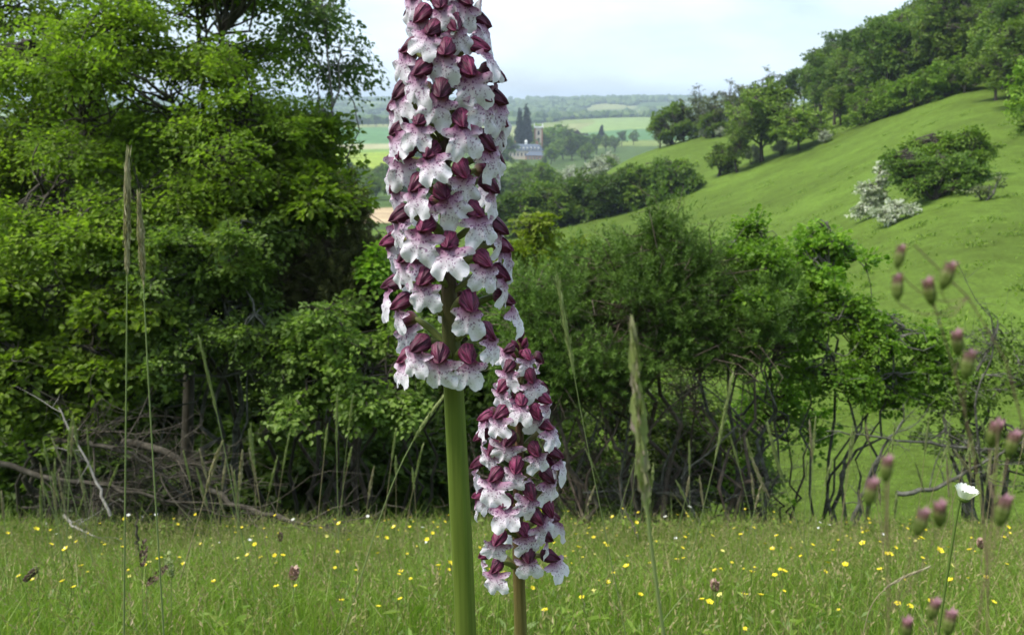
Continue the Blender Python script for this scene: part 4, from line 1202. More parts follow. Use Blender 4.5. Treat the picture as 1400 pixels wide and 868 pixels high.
def grass_stalk(label, pts, y, head_frac, head_w, stem_r, seed, head='head_tan', stem='stalk', group=None, tight=1.0, name='grass_stalk', n_sp=None):
    """pts: picture points from the tip down; carried on down to the ground below"""
    rng = np.random.default_rng(seed)
    W = np.array([P(a, b, y) for a, b in pts])[::-1]
    d0 = nrm(W[0] - W[1])
    gz = float(H(W[0][0], y))
    if W[0][2] > gz:
        k = max(0.0, (W[0][2] - gz) / max(-d0[2], 0.3))
        W = np.concatenate([[W[0] + d0 * k * 1.02], W])
    seg = np.concatenate([[0], np.cumsum(np.linalg.norm(np.diff(W, axis=0), axis=1))])
    n = 26
    s = np.linspace(0, seg[-1], n)
    L_ = np.stack([np.interp(s, seg, W[:, i]) for i in range(3)], 1)
    for _ in range(4):
        L_[1:-1] = (L_[:-2] + 2 * L_[1:-1] + L_[2:]) / 4
    base = L_[0].copy()
    L_ = L_ - base
    o = thing(name, label, 'grass', base, group)
    V, Fq = tubes(L_[None], (stem_r * np.linspace(1, 0.45, n))[None], 6)
    g = Geo()
    g.add(V, Fq, 0, 0.5 + 0.3 * np.sin(np.arange(len(V)) * 0.05))
    put('stem', g.mesh('stem', [MAT[stem]]), o)
    # seed head: overlapping spikelets pressed along the top of the stem
    tot = seg[-1]
    hl = head_frac
    m = n_sp or int(24 + hl / max(head_w, 1e-4) * 5)
    f = np.linspace(0, 1, m)
    at = tot - hl + hl * f * 0.97
    C = np.stack([np.interp(at, s, L_[:, i]) for i in range(3)], 1)
    T = nrm(np.stack([np.interp(at + 0.004, s, L_[:, i]) - np.interp(at - 0.004, s, L_[:, i]) for i in range(3)], 1))
    T[-1] = T[-2]
    sd = nrm(np.cross(T, nrm(rng.normal(0, 1, (m, 3)))))
    wid = head_w * (0.35 + 0.75 * np.sin(np.clip(f, 0, 1) * math.pi * 0.93 + 0.1) ** 0.7) * (0.75 + 0.5 * np.abs(np.sin(f * 9 + seed)))
    sl = np.minimum(hl * 0.16, head_w * 2.6) * (0.8 + 0.5 * rng.random(m))
    dd = nrm(T + sd * (0.16 * tight))
    hg = Geo()
    for q, ww in ((0.15, 0.62), (0.55, 0.5)):
        V, Fq, pv = leaf_quads(C + sd * (wid * 0.25 * q)[:, None] + T * (sl * (q - 0.15))[:, None], dd, sd, sl * (1.1 - 0.3 * q), wid * ww, fold=-0.35)
        hg.add(V, Fq, 0, np.repeat(np.clip(rng.normal(0.5, 0.25, m), 0, 1), pv))
    # short awns
    V, Fq, pv = leaf_quads(C + dd * (sl * 0.8)[:, None], dd, sd, sl * 0.6, np.full(m, head_w * 0.06), kite=True)
    hg.add(V, Fq, 0, 0.8)
    put('seed_head', hg.mesh('seed_head', [MAT[head]], smooth=False), o)
    return o

def hp(px, y):
    return px * y * 1.02 / F

grass_stalk('taller of two pale feathery grass stalks before the left trees', [(174, 228), (174, 330), (173, 480), (171, 690)], 1.0, hp(150, 1), hp(15, 1), 0.0014, 1)
grass_stalk('shorter leaning one of two pale feathery grass stalks', [(190, 279), (194, 340), (198, 430), (205, 560), (213, 690)], 1.02, hp(120, 1), hp(15, 1), 0.0014, 2)
grass_stalk('blurred purple green grass head close to the lens', [(867, 474), (866, 560), (876, 650), (890, 760), (907, 868)], 0.24, hp(265, .24), hp(32, .24), 0.0011, 3, 'head_purple', tight=0.6, n_sp=40)
grass_stalk('slender nodding grass stalk rising beside the small orchid', [(765, 398), (772, 440), (783, 500), (795, 570), (818, 680), (826, 720)], 1.5, hp(125, 1.5), hp(8, 1.5), 0.0014, 4, 'head_green', tight=1.3)
grass_stalk('long pale grass stalk slanting behind the big orchid stem', [(604, 545), (570, 590), (540, 650), (515, 720), (490, 800)], 1.6, hp(80, 1.6), hp(8, 1.6), 0.0018, 5, 'head_green', tight=1.2)
grass_stalk('single green grass spike leaning before the dark hawthorn', [(276, 478), (286, 520), (298, 570), (318, 670)], 2.6, hp(105, 2.6), hp(6, 2.6), 0.002, 6, 'head_green', tight=0.7)
grass_stalk('stout straw coloured grass head bent beside the fallen log', [(301, 611), (290, 640), (280, 680), (268, 720)], 3.0, hp(75, 3), hp(10, 3), 0.003, 7, 'head_tan', 'stalk_straw', tight=0.6)
grass_stalk('pale plump grass head above the end of the fallen log', [(331, 622), (329, 650), (326, 700)], 3.2, hp(55, 3.2), hp(9, 3.2), 0.002, 8, 'head_tan', tight=0.7)
grass_stalk('green grass stalk with narrow head left of the big orchid', [(461, 549), (460, 590), (461, 650), (462, 700)], 3.4, hp(70, 3.4), hp(6, 3.4), 0.002, 9, 'head_green', tight=0.7)
grass_stalk('thin grass stalk leaning towards the narrow headed one', [(482, 545), (476, 590), (470, 650), (466, 700)], 3.6, hp(45, 3.6), hp(5, 3.6), 0.0018, 10, 'head_green', tight=0.7)
grass_stalk('tall grass stalk standing against the open juniper stems', [(998, 530), (988, 580), (975, 640), (960, 700)], 3.0, hp(110, 3.0), hp(7, 3.0), 0.002, 11, 'head_green', tight=1.0)
grass_stalk('leaning grass stalk before the bright maple stems', [(1052, 590), (1062, 630), (1075, 670), (1090, 715)], 2.8, hp(85, 2.8), hp(8, 2.8), 0.002, 12, 'head_green', tight=1.1)
grass_stalk('pale grass head standing straight before the tallest juniper', [(942, 655), (938, 680), (930, 710)], 4.0, hp(30, 4.0), hp(6, 4.0), 0.0022, 13)
grass_stalk('straw grass bent low across the buttercups', [(1262, 778), (1220, 795), (1190, 822), (1180, 868)], 1.4, hp(70, 1.4), hp(6, 1.4), 0.0015, 14, 'head_tan', 'stalk_straw')
grass_stalk('pale bluish grass blade slanting through the buttercups', [(940, 808), (925, 825), (905, 850), (893, 870)], 1.7, hp(8, 1.7), hp(3, 1.7), 0.0018, 15, 'head_green')
_rg = np.random.default_rng(99)
for i in range(84):
    px = [_rg.uniform(0, 130), _rg.uniform(230, 580), _rg.uniform(770, 1120), _rg.uniform(1150, 1400)][i % 4]
    tip = _rg.uniform(575, 680)
    y = _rg.uniform(3.2, 6.4)
    dx = _rg.normal(0, 22)
    grass_stalk('upright grass stalk with narrow %s head on %s stem at the shrub foot' % (['tan', 'green', 'green'][i % 3], ['green', 'straw'][i % 2]), [(px + dx, tip), (px + dx * 0.6, tip + 35), (px, tip + 100)], y, hp(_rg.uniform(25, 55), y), hp(_rg.uniform(4, 7), y), 0.0022, 400 + i,
                ['head_tan', 'head_green', 'head_green'][i % 3], ['stalk', 'stalk_straw'][i % 2], group='grass stalks at the shrub foot', tight=0.8)

# ------------------------------------------------------------------ brown seed spikes and other herbs in the meadow
def brown_spike(label, px0, py0, px1, py1, y, w, name='plantain', mat='seed_brown', cat='plant', pale=None):
    rng = np.random.default_rng(int(px0 + py0))
    a, b = P(px0, py0, y), P(px1, py1, y)
    gnd = np.array([b[0] * 1.02, y, float(H(b[0], y))])
    o = thing(name, label, cat, gnd)
    st = np.array([gnd, b, a]) - gnd
    t = np.linspace(0, 1, 10)[:, None]
    L_ = (1 - t) ** 2 * st[0] + 2 * t * (1 - t) * (st[1] * 1.05) + t ** 2 * st[1]
    g = Geo()
    V, Fq = tubes(L_[None], np.full((1, 10), 0.0011), 5)
    g.add(V, Fq)
    put('stem', g.mesh('stem', [MAT['stalk']]), o)
    m = 90
    f = rng.random(m)
    ax = nrm(a - b)
    hl = np.linalg.norm(a - b)
    sd = nrm(np.cross(ax, nrm(rng.normal(0, 1, (m, 3)))))
    c = st[1] + ax * (f * hl)[:, None] + sd * (w * 0.35 * np.sin(f * 2.6 + 0.35))[:, None]
    hg = Geo()
    V, Fq, pv = leaf_quads(c, nrm(ax * 0.7 + sd), sd, np.full(m, w * 0.7), np.full(m, w * 0.5))
    hg.add(V, Fq, 0, np.repeat(rng.random(m), pv))
    put('seed_head', hg.mesh('seed_head', [MAT[mat]], smooth=False), o)
brown_spike('upright dark brown seed spike in the meadow', 198, 740, 194, 775, 2.1, 0.012)
brown_spike('dark brown seed spike leaning over in the meadow', 226, 776, 200, 799, 2.05, 0.012)
brown_spike('drooping brown seed spike at the meadow side by the twayblade', 35, 792, 52, 775, 2.2, 0.012)
brown_spike('pinkish brown clover head left of the big orchid stem', 403, 776, 401, 793, 2.1, 0.016, 'clover', 'clover')
brown_spike('pinkish clover head among buttercups right of the orchids', 977, 795, 978, 808, 2.2, 0.016, 'clover', 'clover')
brown_spike('pale clover head far right in the buttercups', 1340, 738, 1341, 750, 3.0, 0.016, 'clover', 'clover')
brown_spike('yellow green twayblade spike next to the brown seed spikes', 229, 757, 234, 790, 2.1, 0.014, 'twayblade', 'head_green')
brown_spike('small brown flower head near the fallen branches', 384, 728, 383, 740, 3.2, 0.012)

# ------------------------------------------------------------------ the oxeye daisy
def daisy():
    y = 0.95
    top = P(1316, 686, y)
    gnd = np.array([P(1297, 868, y)[0] - 0.02, y, float(H(P(1297, 868, y)[0], y))])
    o = thing('oxeye_daisy', 'half open white daisy on a tall stem before the lichen shrub', 'flower', gnd)
    t = np.linspace(0, 1, 16)[:, None]
    mid = P(1299, 760, y)
    L_ = ((1 - t) ** 2 * gnd + 2 * t * (1 - t) * (2 * mid - 0.5 * (gnd + top)) + t ** 2 * top) - gnd
    g = Geo()
    V, Fq = tubes(L_[None], np.full((1, 16), 0.0016), 7)
    g.add(V, Fq)
    put('stem', g.mesh('stem', [MAT['stem_green']]), o)
    tp = top - gnd
    ax = nrm(np.array([0.15, -0.1, 1.0]))
    e1 = nrm(np.cross(ax, [0, 1, 0]))
    e2 = np.cross(ax, e1)
    # green cup of bracts
    rows = [(0.0, 0.0015), (0.0012, 0.004), (0.0032, 0.006), (0.006, 0.0068), (0.007, 0.0062)]
    S = 14
    ph = np.arange(S) / S * 2 * math.pi
    V = np.concatenate([tp + ax * z + (np.cos(ph)[:, None] * e1 + np.sin(ph)[:, None] * e2) * r for z, r in rows])
    idx = np.arange(len(rows) * S).reshape(len(rows), S)
    nx = np.roll(idx, -1, 1)
    g = Geo()
    g.add(V, np.stack([idx[:-1], nx[:-1], nx[1:], idx[1:]], -1).reshape(-1, 4), 0, 0.2)
    put('bract_cup', g.mesh('bract_cup', [MAT['stem_green']]), o)
    rng = np.random.default_rng(4)
    for i in range(17):
        a = i / 17 * 2 * math.pi
        rad = math.cos(a) * e1 + math.sin(a) * e2
        d = nrm(ax + rad * (0.38 + 0.12 * rng.random()))
        g = Geo()
        ln = 0.0125 * (0.9 + 0.2 * rng.random())
        u = np.cross(ax, rad)
        V = []
        for f, w in ((0, 0.0011), (0.35, 0.0022), (0.75, 0.0025), (0.95, 0.0018), (1.0, 0.0008)):
            c = tp + ax * 0.006 + rad * 0.0056 + d * ln * f + rad * 0.0016 * f * f
            V += [c - u * w, c + rad * 0.0006, c + u * w]
        Fc = []
        for k in range(4):
            b = k * 3
            Fc += [(b, b + 1, b + 4, b + 3), (b + 1, b + 2, b + 5, b + 4)]
        g.add(V, Fc, 0, rng.random())
        put('petal', g.mesh('petal', [MAT['petal_white']]), o)
daisy()

# ------------------------------------------------------------------ quaking grass close to the lens
MAT['briza'] = leaf_mat('quaking_grass_scale', [(0.10, 0.15, 0.03), (0.16, 0.20, 0.05), (0.26, 0.13, 0.14), (0.34, 0.18, 0.23)], 0.3, shift=0.03)
MAT['pedicel'] = simple_mat('pedicel', (0.20, 0.15, 0.09), 0.5, 0.1)
def briza(label, y, stem_px, spk, seed):
    rng = np.random.default_rng(seed)
    base_x = P(stem_px[-1][0], stem_px[-1][1], y)[0]
    gnd = np.array([base_x, y, float(H(base_x, y))])
    o = thing('quaking_grass', label, 'grass', gnd)
    W = np.array([P(a, b, y) for a, b in stem_px])
    W = np.concatenate([W, [gnd]])[::-1]
    sg = np.concatenate([[0], np.cumsum(np.linalg.norm(np.diff(W, axis=0), axis=1))])
    s = np.linspace(0, sg[-1], 30)
    L_ = np.stack([np.interp(s, sg, W[:, i]) for i in range(3)], 1)
    for _ in range(3):
        L_[1:-1] = (L_[:-2] + 2 * L_[1:-1] + L_[2:]) / 4
    g = Geo()
    V, Fq = tubes(L_[None] - gnd, np.linspace(0.0005, 0.00016, 30)[None], 5)
    g.add(V, Fq)
    put('stem', g.mesh('stem', [MAT['pedicel']]), o)
    for (px, py, hh, tilt) in spk:
        c = P(px, py, y + rng.normal(0, 0.004))
        k = np.argmin(np.linalg.norm(L_ - (c - np.array([0, 0, 0.012])), axis=1))
        ln = hh * cdepth(c) / F
        ax = nrm(np.array([math.sin(tilt), rng.normal(0, 0.1), math.cos(tilt)]))
        b0 = c - ax * ln * 0.5
        q = Geo()
        t = np.linspace(0, 1, 10)[:, None]
        m = (L_[k] + b0) / 2 + np.array([0, 0, -0.006])
        cv = (1 - t) ** 2 * L_[k] + 2 * t * (1 - t) * m + t ** 2 * b0
        V, Fq = tubes(cv[None] - gnd, np.full((1, 10), 0.00012), 4)
        q.add(V, Fq)
        pd = put('pedicel', q.mesh('pedicel', [MAT['pedicel']]), o)
        # spikelet: overlapping boat shaped scales in two ranks
        e1 = nrm(np.cross(ax, [0, 1, 0]))
        e2 = np.cross(ax, e1)
        q = Geo()
        for j in range(9):
            f = j / 8
            sgn = 1 if j % 2 else -1
            r = ln * 0.34 * math.sin(0.5 + 2.2 * f)
            cc = b0 + ax * ln * (0.02 + 0.62 * f) - gnd
            for aa in (-0.9, 0, 0.9):
                d = e1 * sgn * math.cos(aa) + e2 * math.sin(aa)
                V, Fq, pv = leaf_quads(cc[None], (ax * 0.9 + d * 0.75)[None], d[None], np.array([ln * 0.42]), np.array([r * 1.25]), fold=-0.25)
                q.add(V, Fq, 0, min(1, max(0, f ** 1.25 * 1.1 - 0.05 + rng.normal(0, 0.08))))
        core = np.array([[0.02, 0.3], [0.25, 0.85], [0.5, 1.0], [0.75, 0.7], [0.95, 0.1]])
        V, Fq = tubes((b0 + ax * (core[:, :1] * ln) - gnd)[None], (core[:, 1] * ln * 0.22)[None], 8)
        q.add(V, Fq, 0, np.repeat(np.array([0, 0.1, 0.3, 0.6, 0.95]), 8))
        put('spikelet', q.mesh('spikelet', [MAT['briza']], smooth=False), pd)
briza('blurred quaking grass with the highest pink spikelets before the green slope', 0.175, [(1250, 335), (1290, 330), (1340, 350), (1375, 400), (1395, 470), (1410, 600), (1425, 868)],
      [(1230, 350, 36, 0.15), (1227, 392, 40, 0.0), (1295, 376, 44, 0.25), (1271, 398, 42, -0.25)], 1)
briza('blurred quaking grass with two greenish spikelets over the lichen shrub', 0.18, [(1272, 400), (1280, 440), (1305, 480), (1330, 560), (1350, 700), (1360, 868)],
      [(1309, 468, 40, -0.2), (1323, 497, 44, 0.15)], 2)
briza('blurred quaking grass with spikelets around the white daisy', 0.165, [(1365, 575), (1375, 640), (1372, 700), (1350, 790), (1330, 868)],
      [(1359, 592, 46, 0.0), (1384, 606, 42, 0.1), (1371, 697, 48, 0.15)], 3)
briza('blurred quaking grass with faint spikelets left of the daisy', 0.155, [(1213, 625), (1200, 660), (1205, 720), (1215, 790), (1225, 868)],
      [(1212, 640, 40, 0.0), (1190, 672, 44, 0.1), (1259, 713, 44, 0.2), (1285, 702, 44, -0.15)], 4)
briza('blurred quaking grass low in the buttercups', 0.18, [(1279, 820), (1285, 850), (1290, 880)], [(1276, 832, 36, 0.1), (1240, 858, 36, -0.1), (1298, 850, 40, 0.1)], 5)

# ------------------------------------------------------------------ heap of dead branches
LOW_BR = 14
def dead_branch(label, pts, y, r0, seed, n_tw=14, tw=0.5, mat='deadwood', group=None, name='dead_branch', fine=2):
    rng = np.random.default_rng(seed)
    W = np.array([P(a, b + LOW_BR, y + dy) for a, b, dy in pts])
    sg = np.concatenate([[0], np.cumsum(np.linalg.norm(np.diff(W, axis=0), axis=1))])
    s = np.linspace(0, sg[-1], 18)
    L_ = np.stack([np.interp(s, sg, W[:, i]) for i in range(3)], 1)
    L_[1:-1] = (L_[:-2] + 2 * L_[1:-1] + L_[2:]) / 4 + rng.normal(0, r0 * 0.35, (16, 3))
    base = L_[0].copy()
    base[2] = min(L_[:, 2])
    o = thing(name, label, 'branch', base, group)
    g = Geo()
    V, Fq = tubes((L_ - base)[None], (r0 * np.linspace(1, 0.3, 18))[None], 8)
    g.add(V, Fq)
    put('limb', g.mesh('limb', [MAT[mat]]), o)
    if n_tw:
        g = Geo()
        st = L_[rng.integers(3, 18, n_tw)]
        main = nrm(L_[-1] - L_[0])
        en = st + (main * 0.5 + rng.normal(0, 0.55, (n_tw, 3))) * tw * rng.uniform(0.4, 1.1, (n_tw, 1))
        gz = H(en[:, 0], en[:, 1]) + 0.02
        en[:, 2] = np.maximum(en[:, 2], gz)
        b = curve_pts(st, en, 7, 0.05, rng)
        V, Fq = tubes(b - base, np.full((n_tw, 1), r0 * 0.26) * np.linspace(1, 0.3, 7)[None], 4)
        g.add(V, Fq)
        for lvl in range(fine):
            k = n_tw * 4
            st2 = b[rng.integers(0, len(b), k), rng.integers(1, 7, k)]
            e2 = st2 + (main * 0.3 + rng.normal(0, 0.6, (k, 3))) * tw * 0.42 * rng.uniform(0.3, 1.1, (k, 1))
            e2[:, 2] = np.maximum(e2[:, 2], H(e2[:, 0], e2[:, 1]) + 0.01)
            b2 = curve_pts(st2, e2, 5, 0.06, rng)
            V, Fq = tubes(b2 - base, np.full((k, 1), max(r0 * 0.10, 0.0018)) * np.linspace(1, 0.4, 5)[None], 3)
            g.add(V, Fq)
        put('twigs', g.mesh('twigs', [MAT[mat]]), o, kind='stuff')
dead_branch('thick fallen log sloping down out of the heap of dead branches', [(168, 590, 0.2), (235, 605, 0.1), (290, 660, 0), (360, 690, -0.2), (480, 712, -0.3)], 6.9, 0.036, 1, 20, 0.6)
dead_branch('long mossy dead limb lying level across the heap', [(-20, 612, 0), (60, 640, 0), (150, 650, 0), (300, 690, 0)], 6.8, 0.028, 2, 24, 0.8)
dead_branch('bleached white stick leaning on the heap of dead branches', [(151, 691, -0.3), (130, 640, -0.2), (100, 580, -0.1), (80, 543, 0)], 6.5, 0.012, 3, 5, 0.3, 'bleached', fine=1)
dead_branch('grey forked dead branch on top of the heap', [(60, 585, 0.2), (110, 590, 0.1), (170, 600, 0), (230, 640, 0)], 6.9, 0.03, 4, 26, 0.8)
dead_branch('thin pale dead branch lying in the grass before the heap', [(88, 690, -0.5), (100, 705, -0.6), (130, 718, -0.7)], 6.6, 0.012, 5, 6, 0.3, 'bleached', fine=1)
for i in range(8):
    rng = np.random.default_rng(600 + i)
    x0, y0 = rng.uniform(10, 190), rng.uniform(630, 690)
    an = rng.uniform(-0.5, 0.4)
    ln = rng.uniform(70, 150)
    dead_branch('twiggy grey dead branch tangled in the heap', [(x0, y0, 0), (x0 + ln * 0.5 * math.cos(an), y0 - ln * 0.5 * math.sin(an), 0.1), (x0 + ln * math.cos(an), y0 - ln * math.sin(an) * 0.9, 0)], 6.9 + 0.3 * rng.random(), 0.012, 600 + i, 22, 0.45,
                group='dead branches in the heap')
dead_branch('bare dead stick rising behind the fallen log', [(300, 700, 0), (285, 650, 0), (262, 610, 0)], 6.9, 0.012, 6, 8, 0.4)
dead_branch('short dead stick leaning at the foot of the tallest juniper', [(873, 722, -0.4), (865, 700, -0.3), (852, 680, -0.2)], 6.7, 0.014, 7, 3, 0.3, 'deadwood', fine=1)
dead_branch('dead grey bough crossing low in front of the lichen shrub', [(1225, 660, 0), (1280, 655, 0), (1330, 625, 0), (1400, 590, 0)], 6.9, 0.022, 8, 14, 0.5, 'bark_lichen')
dead_branch('thin grey bough reaching out across the green slope', [(1400, 600, 0), (1320, 600, 0), (1240, 588, 0), (1130, 575, 0)], 7.0, 0.018, 9, 10, 0.45, 'bark_lichen')
dead_branch('forked pale twig standing above the lichen shrub', [(1345, 700, 0.1), (1340, 600, 0), (1330, 530, 0), (1360, 470, 0), (1355, 420, 0)], 6.9, 0.014, 10, 10, 0.5, 'bark_lichen')
dead_branch('crooked grey stem between maple and lichen shrub', [(1165, 700, 0), (1185, 650, 0), (1205, 600, 0), (1235, 560, 0)], 7.0, 0.022, 11, 10, 0.5, 'bark_lichen')
dead_branch('old grey post stub in the grass before the heap', [(188, 745, 0), (187, 715, 0), (187, 685, 0)], 4.6, 0.012, 12, 0)
for i in range(10):
    rng = np.random.default_rng(700 + i)
    x0 = 760 + 29 * i + rng.normal(0, 8)
    dead_branch('thin bare %s stem standing in the shade under the junipers' % ['brown', 'grey'][i % 2], [(x0, 712, 0), (x0 + rng.normal(0, 14), 640, 0), (x0 + rng.normal(10, 26), 560, 0), (x0 + rng.normal(10, 36), 500, 0)], 7.1 + 0.5 * rng.random(), 0.016, 700 + i, 12, 0.45,
                ['bark_juniper', 'bark_lichen'][i % 2], group='bare stems under the junipers', fine=1)
for i in range(9):
    rng = np.random.default_rng(800 + i)
    x0, y0 = 735 + 33 * i + rng.normal(0, 8), rng.uniform(655, 700)
    an = rng.uniform(-0.2, 0.9) * (1 if i % 2 else -1)
    ln = rng.uniform(60, 110) * (1 if i % 3 else -1)
    dead_branch('fallen twiggy branch lying in the dark under the junipers', [(x0, y0, 0), (x0 + ln * 0.5 * math.cos(an), y0 - abs(ln) * 0.4 * abs(math.sin(an)), 0.1), (x0 + ln * math.cos(an), y0 - abs(ln) * 0.7 * abs(math.sin(an)), 0)],
                7.2 + 0.5 * rng.random(), 0.010, 800 + i, 20, 0.5, ['bark_juniper', 'deadwood', 'bark_lichen'][i % 3], group='fallen branches under the junipers')

# ------------------------------------------------------------------ the lady orchids
def lip_mat():
    m, t, b, out = new_mat('orchid_lip')
    uv = t.nodes.new('ShaderNodeUVMap')
    uv.uv_map = 'uv'
    oi = t.nodes.new('ShaderNodeObjectInfo')
    ad = t.nodes.new('ShaderNodeVectorMath')
    ad.operation = 'ADD'
    mv = t.nodes.new('ShaderNodeVectorMath')
    mv.operation = 'SCALE'
    cb = t.nodes.new('ShaderNodeCombineXYZ')
    t.links.new(oi.outputs['Random'], cb.inputs['X'])
    t.links.new(oi.outputs['Random'], cb.inputs['Y'])
    t.links.new(cb.outputs['Vector'], mv.inputs[0])
    mv.inputs['Scale'].default_value = 37.0
    t.links.new(uv.outputs['UV'], ad.inputs[0])
    t.links.new(mv.outputs['Vector'], ad.inputs[1])
    # small ragged purple tufts
    nz = t.nodes.new('ShaderNodeTexNoise')
    nz.inputs['Scale'].default_value = 14
    t.links.new(ad.outputs['Vector'], nz.inputs['Vector'])
    dm = t.nodes.new('ShaderNodeMix')
    dm.data_type = 'RGBA'
    dm.blend_type = 'LINEAR_LIGHT'
    dm.inputs['Factor'].default_value = 0.06
    t.links.new(ad.outputs['Vector'], dm.inputs['A'])
    t.links.new(nz.outputs['Color'], dm.inputs['B'])
    vo = t.nodes.new('ShaderNodeTexVoronoi')
    vo.inputs['Scale'].default_value = 14
    vo.inputs['Randomness'].default_value = 0.95
    t.links.new(dm.outputs['Result'], vo.inputs['Vector'])
    sp = ramp(t, [(0.27, (1, 1, 1)), (0.42, (0, 0, 0))])
    t.links.new(vo.outputs['Distance'], sp.inputs['Fac'])
    at = t.nodes.new('ShaderNodeAttribute')
    at.attribute_name = 'lv'             # 0 at the throat, 1 at the outer edge
    fade = ramp(t, [(0.0, (1, 1, 1)), (0.6, (0.85, 0.85, 0.85)), (0.95, (0.1, 0.1, 0.1))])
    t.links.new(at.outputs['Fac'], fade.inputs['Fac'])
    ml = t.nodes.new('ShaderNodeMath')
    ml.operation = 'MULTIPLY'
    t.links.new(sp.outputs['Color'], ml.inputs[0])
    t.links.new(fade.outputs['Color'], ml.inputs[1])
    ml2 = t.nodes.new('ShaderNodeMath')
    ml2.operation = 'MULTIPLY'
    ml2.inputs[1].default_value = 0.97
    t.links.new(ml.outputs[0], ml2.inputs[0])
    base = ramp(t, [(0.0, (0.13, 0.02, 0.07)), (0.18, (0.24, 0.07, 0.15)), (0.38, (0.48, 0.29, 0.42)), (0.60, (0.73, 0.65, 0.74)), (0.92, (0.83, 0.81, 0.87))])
    t.links.new(at.outputs['Fac'], base.inputs['Fac'])
    mx = t.nodes.new('ShaderNodeMix')
    mx.data_type = 'RGBA'
    mx.inputs['B'].default_value = (0.16, 0.03, 0.13, 1)
    t.links.new(ml2.outputs[0], mx.inputs['Factor'])
    t.links.new(base.outputs['Color'], mx.inputs['A'])
    t.links.new(mx.outputs['Result'], b.inputs['Base Color'])
    b.inputs['Roughness'].default_value = 0.55
    b.inputs['Specular IOR Level'].default_value = 0.25
    n2 = t.nodes.new('ShaderNodeTexNoise')
    n2.inputs['Scale'].default_value = 9
    n2.inputs['Detail'].default_value = 4
    t.links.new(ad.outputs['Vector'], n2.inputs['Vector'])
    bp = t.nodes.new('ShaderNodeBump')
    bp.inputs['Strength'].default_value = 0.25
    bp.inputs['Distance'].default_value = 0.001
    t.links.new(n2.outputs['Fac'], bp.inputs['Height'])
    t.links.new(bp.outputs['Normal'], b.inputs['Normal'])
    tr = t.nodes.new('ShaderNodeBsdfTranslucent')
    t.links.new(mx.outputs['Result'], tr.inputs['Color'])
    ms = t.nodes.new('ShaderNodeMixShader')
    ms.inputs['Fac'].default_value = 0.38
    t.links.new(b.outputs['BSDF'], ms.inputs[1])
    t.links.new(tr.outputs['BSDF'], ms.inputs[2])
    t.links.new(ms.outputs['Shader'], out.inputs['Surface'])
    return m

def hood_mat():
    m, t, b, out = new_mat('orchid_hood')
    uv = t.nodes.new('ShaderNodeUVMap')
    uv.uv_map = 'uv'
    mp = t.nodes.new('ShaderNodeMapping')
    mp.inputs['Scale'].default_value = (34, 2.2, 1)
    nz = t.nodes.new('ShaderNodeTexNoise')
    nz.inputs['Scale'].default_value = 1.0
    nz.inputs['Detail'].default_value = 4
    t.links.new(uv.outputs['UV'], mp.inputs['Vector'])
    t.links.new(mp.outputs['Vector'], nz.inputs['Vector'])
    rp = ramp(t, [(0.32, (0.026, 0.003, 0.012)), (0.48, (0.10, 0.012, 0.042)), (0.66, (0.25, 0.04, 0.11)), (0.80, (0.42, 0.16, 0.24))])
    t.links.new(nz.outputs['Fac'], rp.inputs['Fac'])
    at = t.nodes.new('ShaderNodeAttribute')
    at.attribute_name = 'lv'             # 0 at the stalk end
    bs = ramp(t, [(0.0, (0.30, 0.26, 0.12)), (0.16, (0.22, 0.09, 0.09)), (0.34, (0, 0, 0))])
    fs = ramp(t, [(0.0, (0.9, 0.9, 0.9)), (0.22, (0.0, 0.0, 0.0))])
    t.links.new(at.outputs['Fac'], bs.inputs['Fac'])
    t.links.new(at.outputs['Fac'], fs.inputs['Fac'])
    mx = t.nodes.new('ShaderNodeMix')
    mx.data_type = 'RGBA'
    t.links.new(fs.outputs['Color'], mx.inputs['Factor'])
    t.links.new(rp.outputs['Color'], mx.inputs['A'])
    t.links.new(bs.outputs['Color'], mx.inputs['B'])
    hs = t.nodes.new('ShaderNodeHueSaturation')
    oi = t.nodes.new('ShaderNodeObjectInfo')
    mr = t.nodes.new('ShaderNodeMapRange')
    mr.inputs['To Min'].default_value = 0.4
    mr.inputs['To Max'].default_value = 1.0
    t.links.new(oi.outputs['Random'], mr.inputs['Value'])
    t.links.new(mr.outputs['Result'], hs.inputs['Value'])
    t.links.new(mx.outputs['Result'], hs.inputs['Color'])
    t.links.new(hs.outputs['Color'], b.inputs['Base Color'])
    b.inputs['Roughness'].default_value = 0.5
    b.inputs['Specular IOR Level'].default_value = 0.25
    bp = t.nodes.new('ShaderNodeBump')
    bp.inputs['Strength'].default_value = 0.5
    bp.inputs['Distance'].default_value = 0.0006
    t.links.new(nz.outputs['Fac'], bp.inputs['Height'])
    t.links.new(bp.outputs['Normal'], b.inputs['Normal'])
    return m

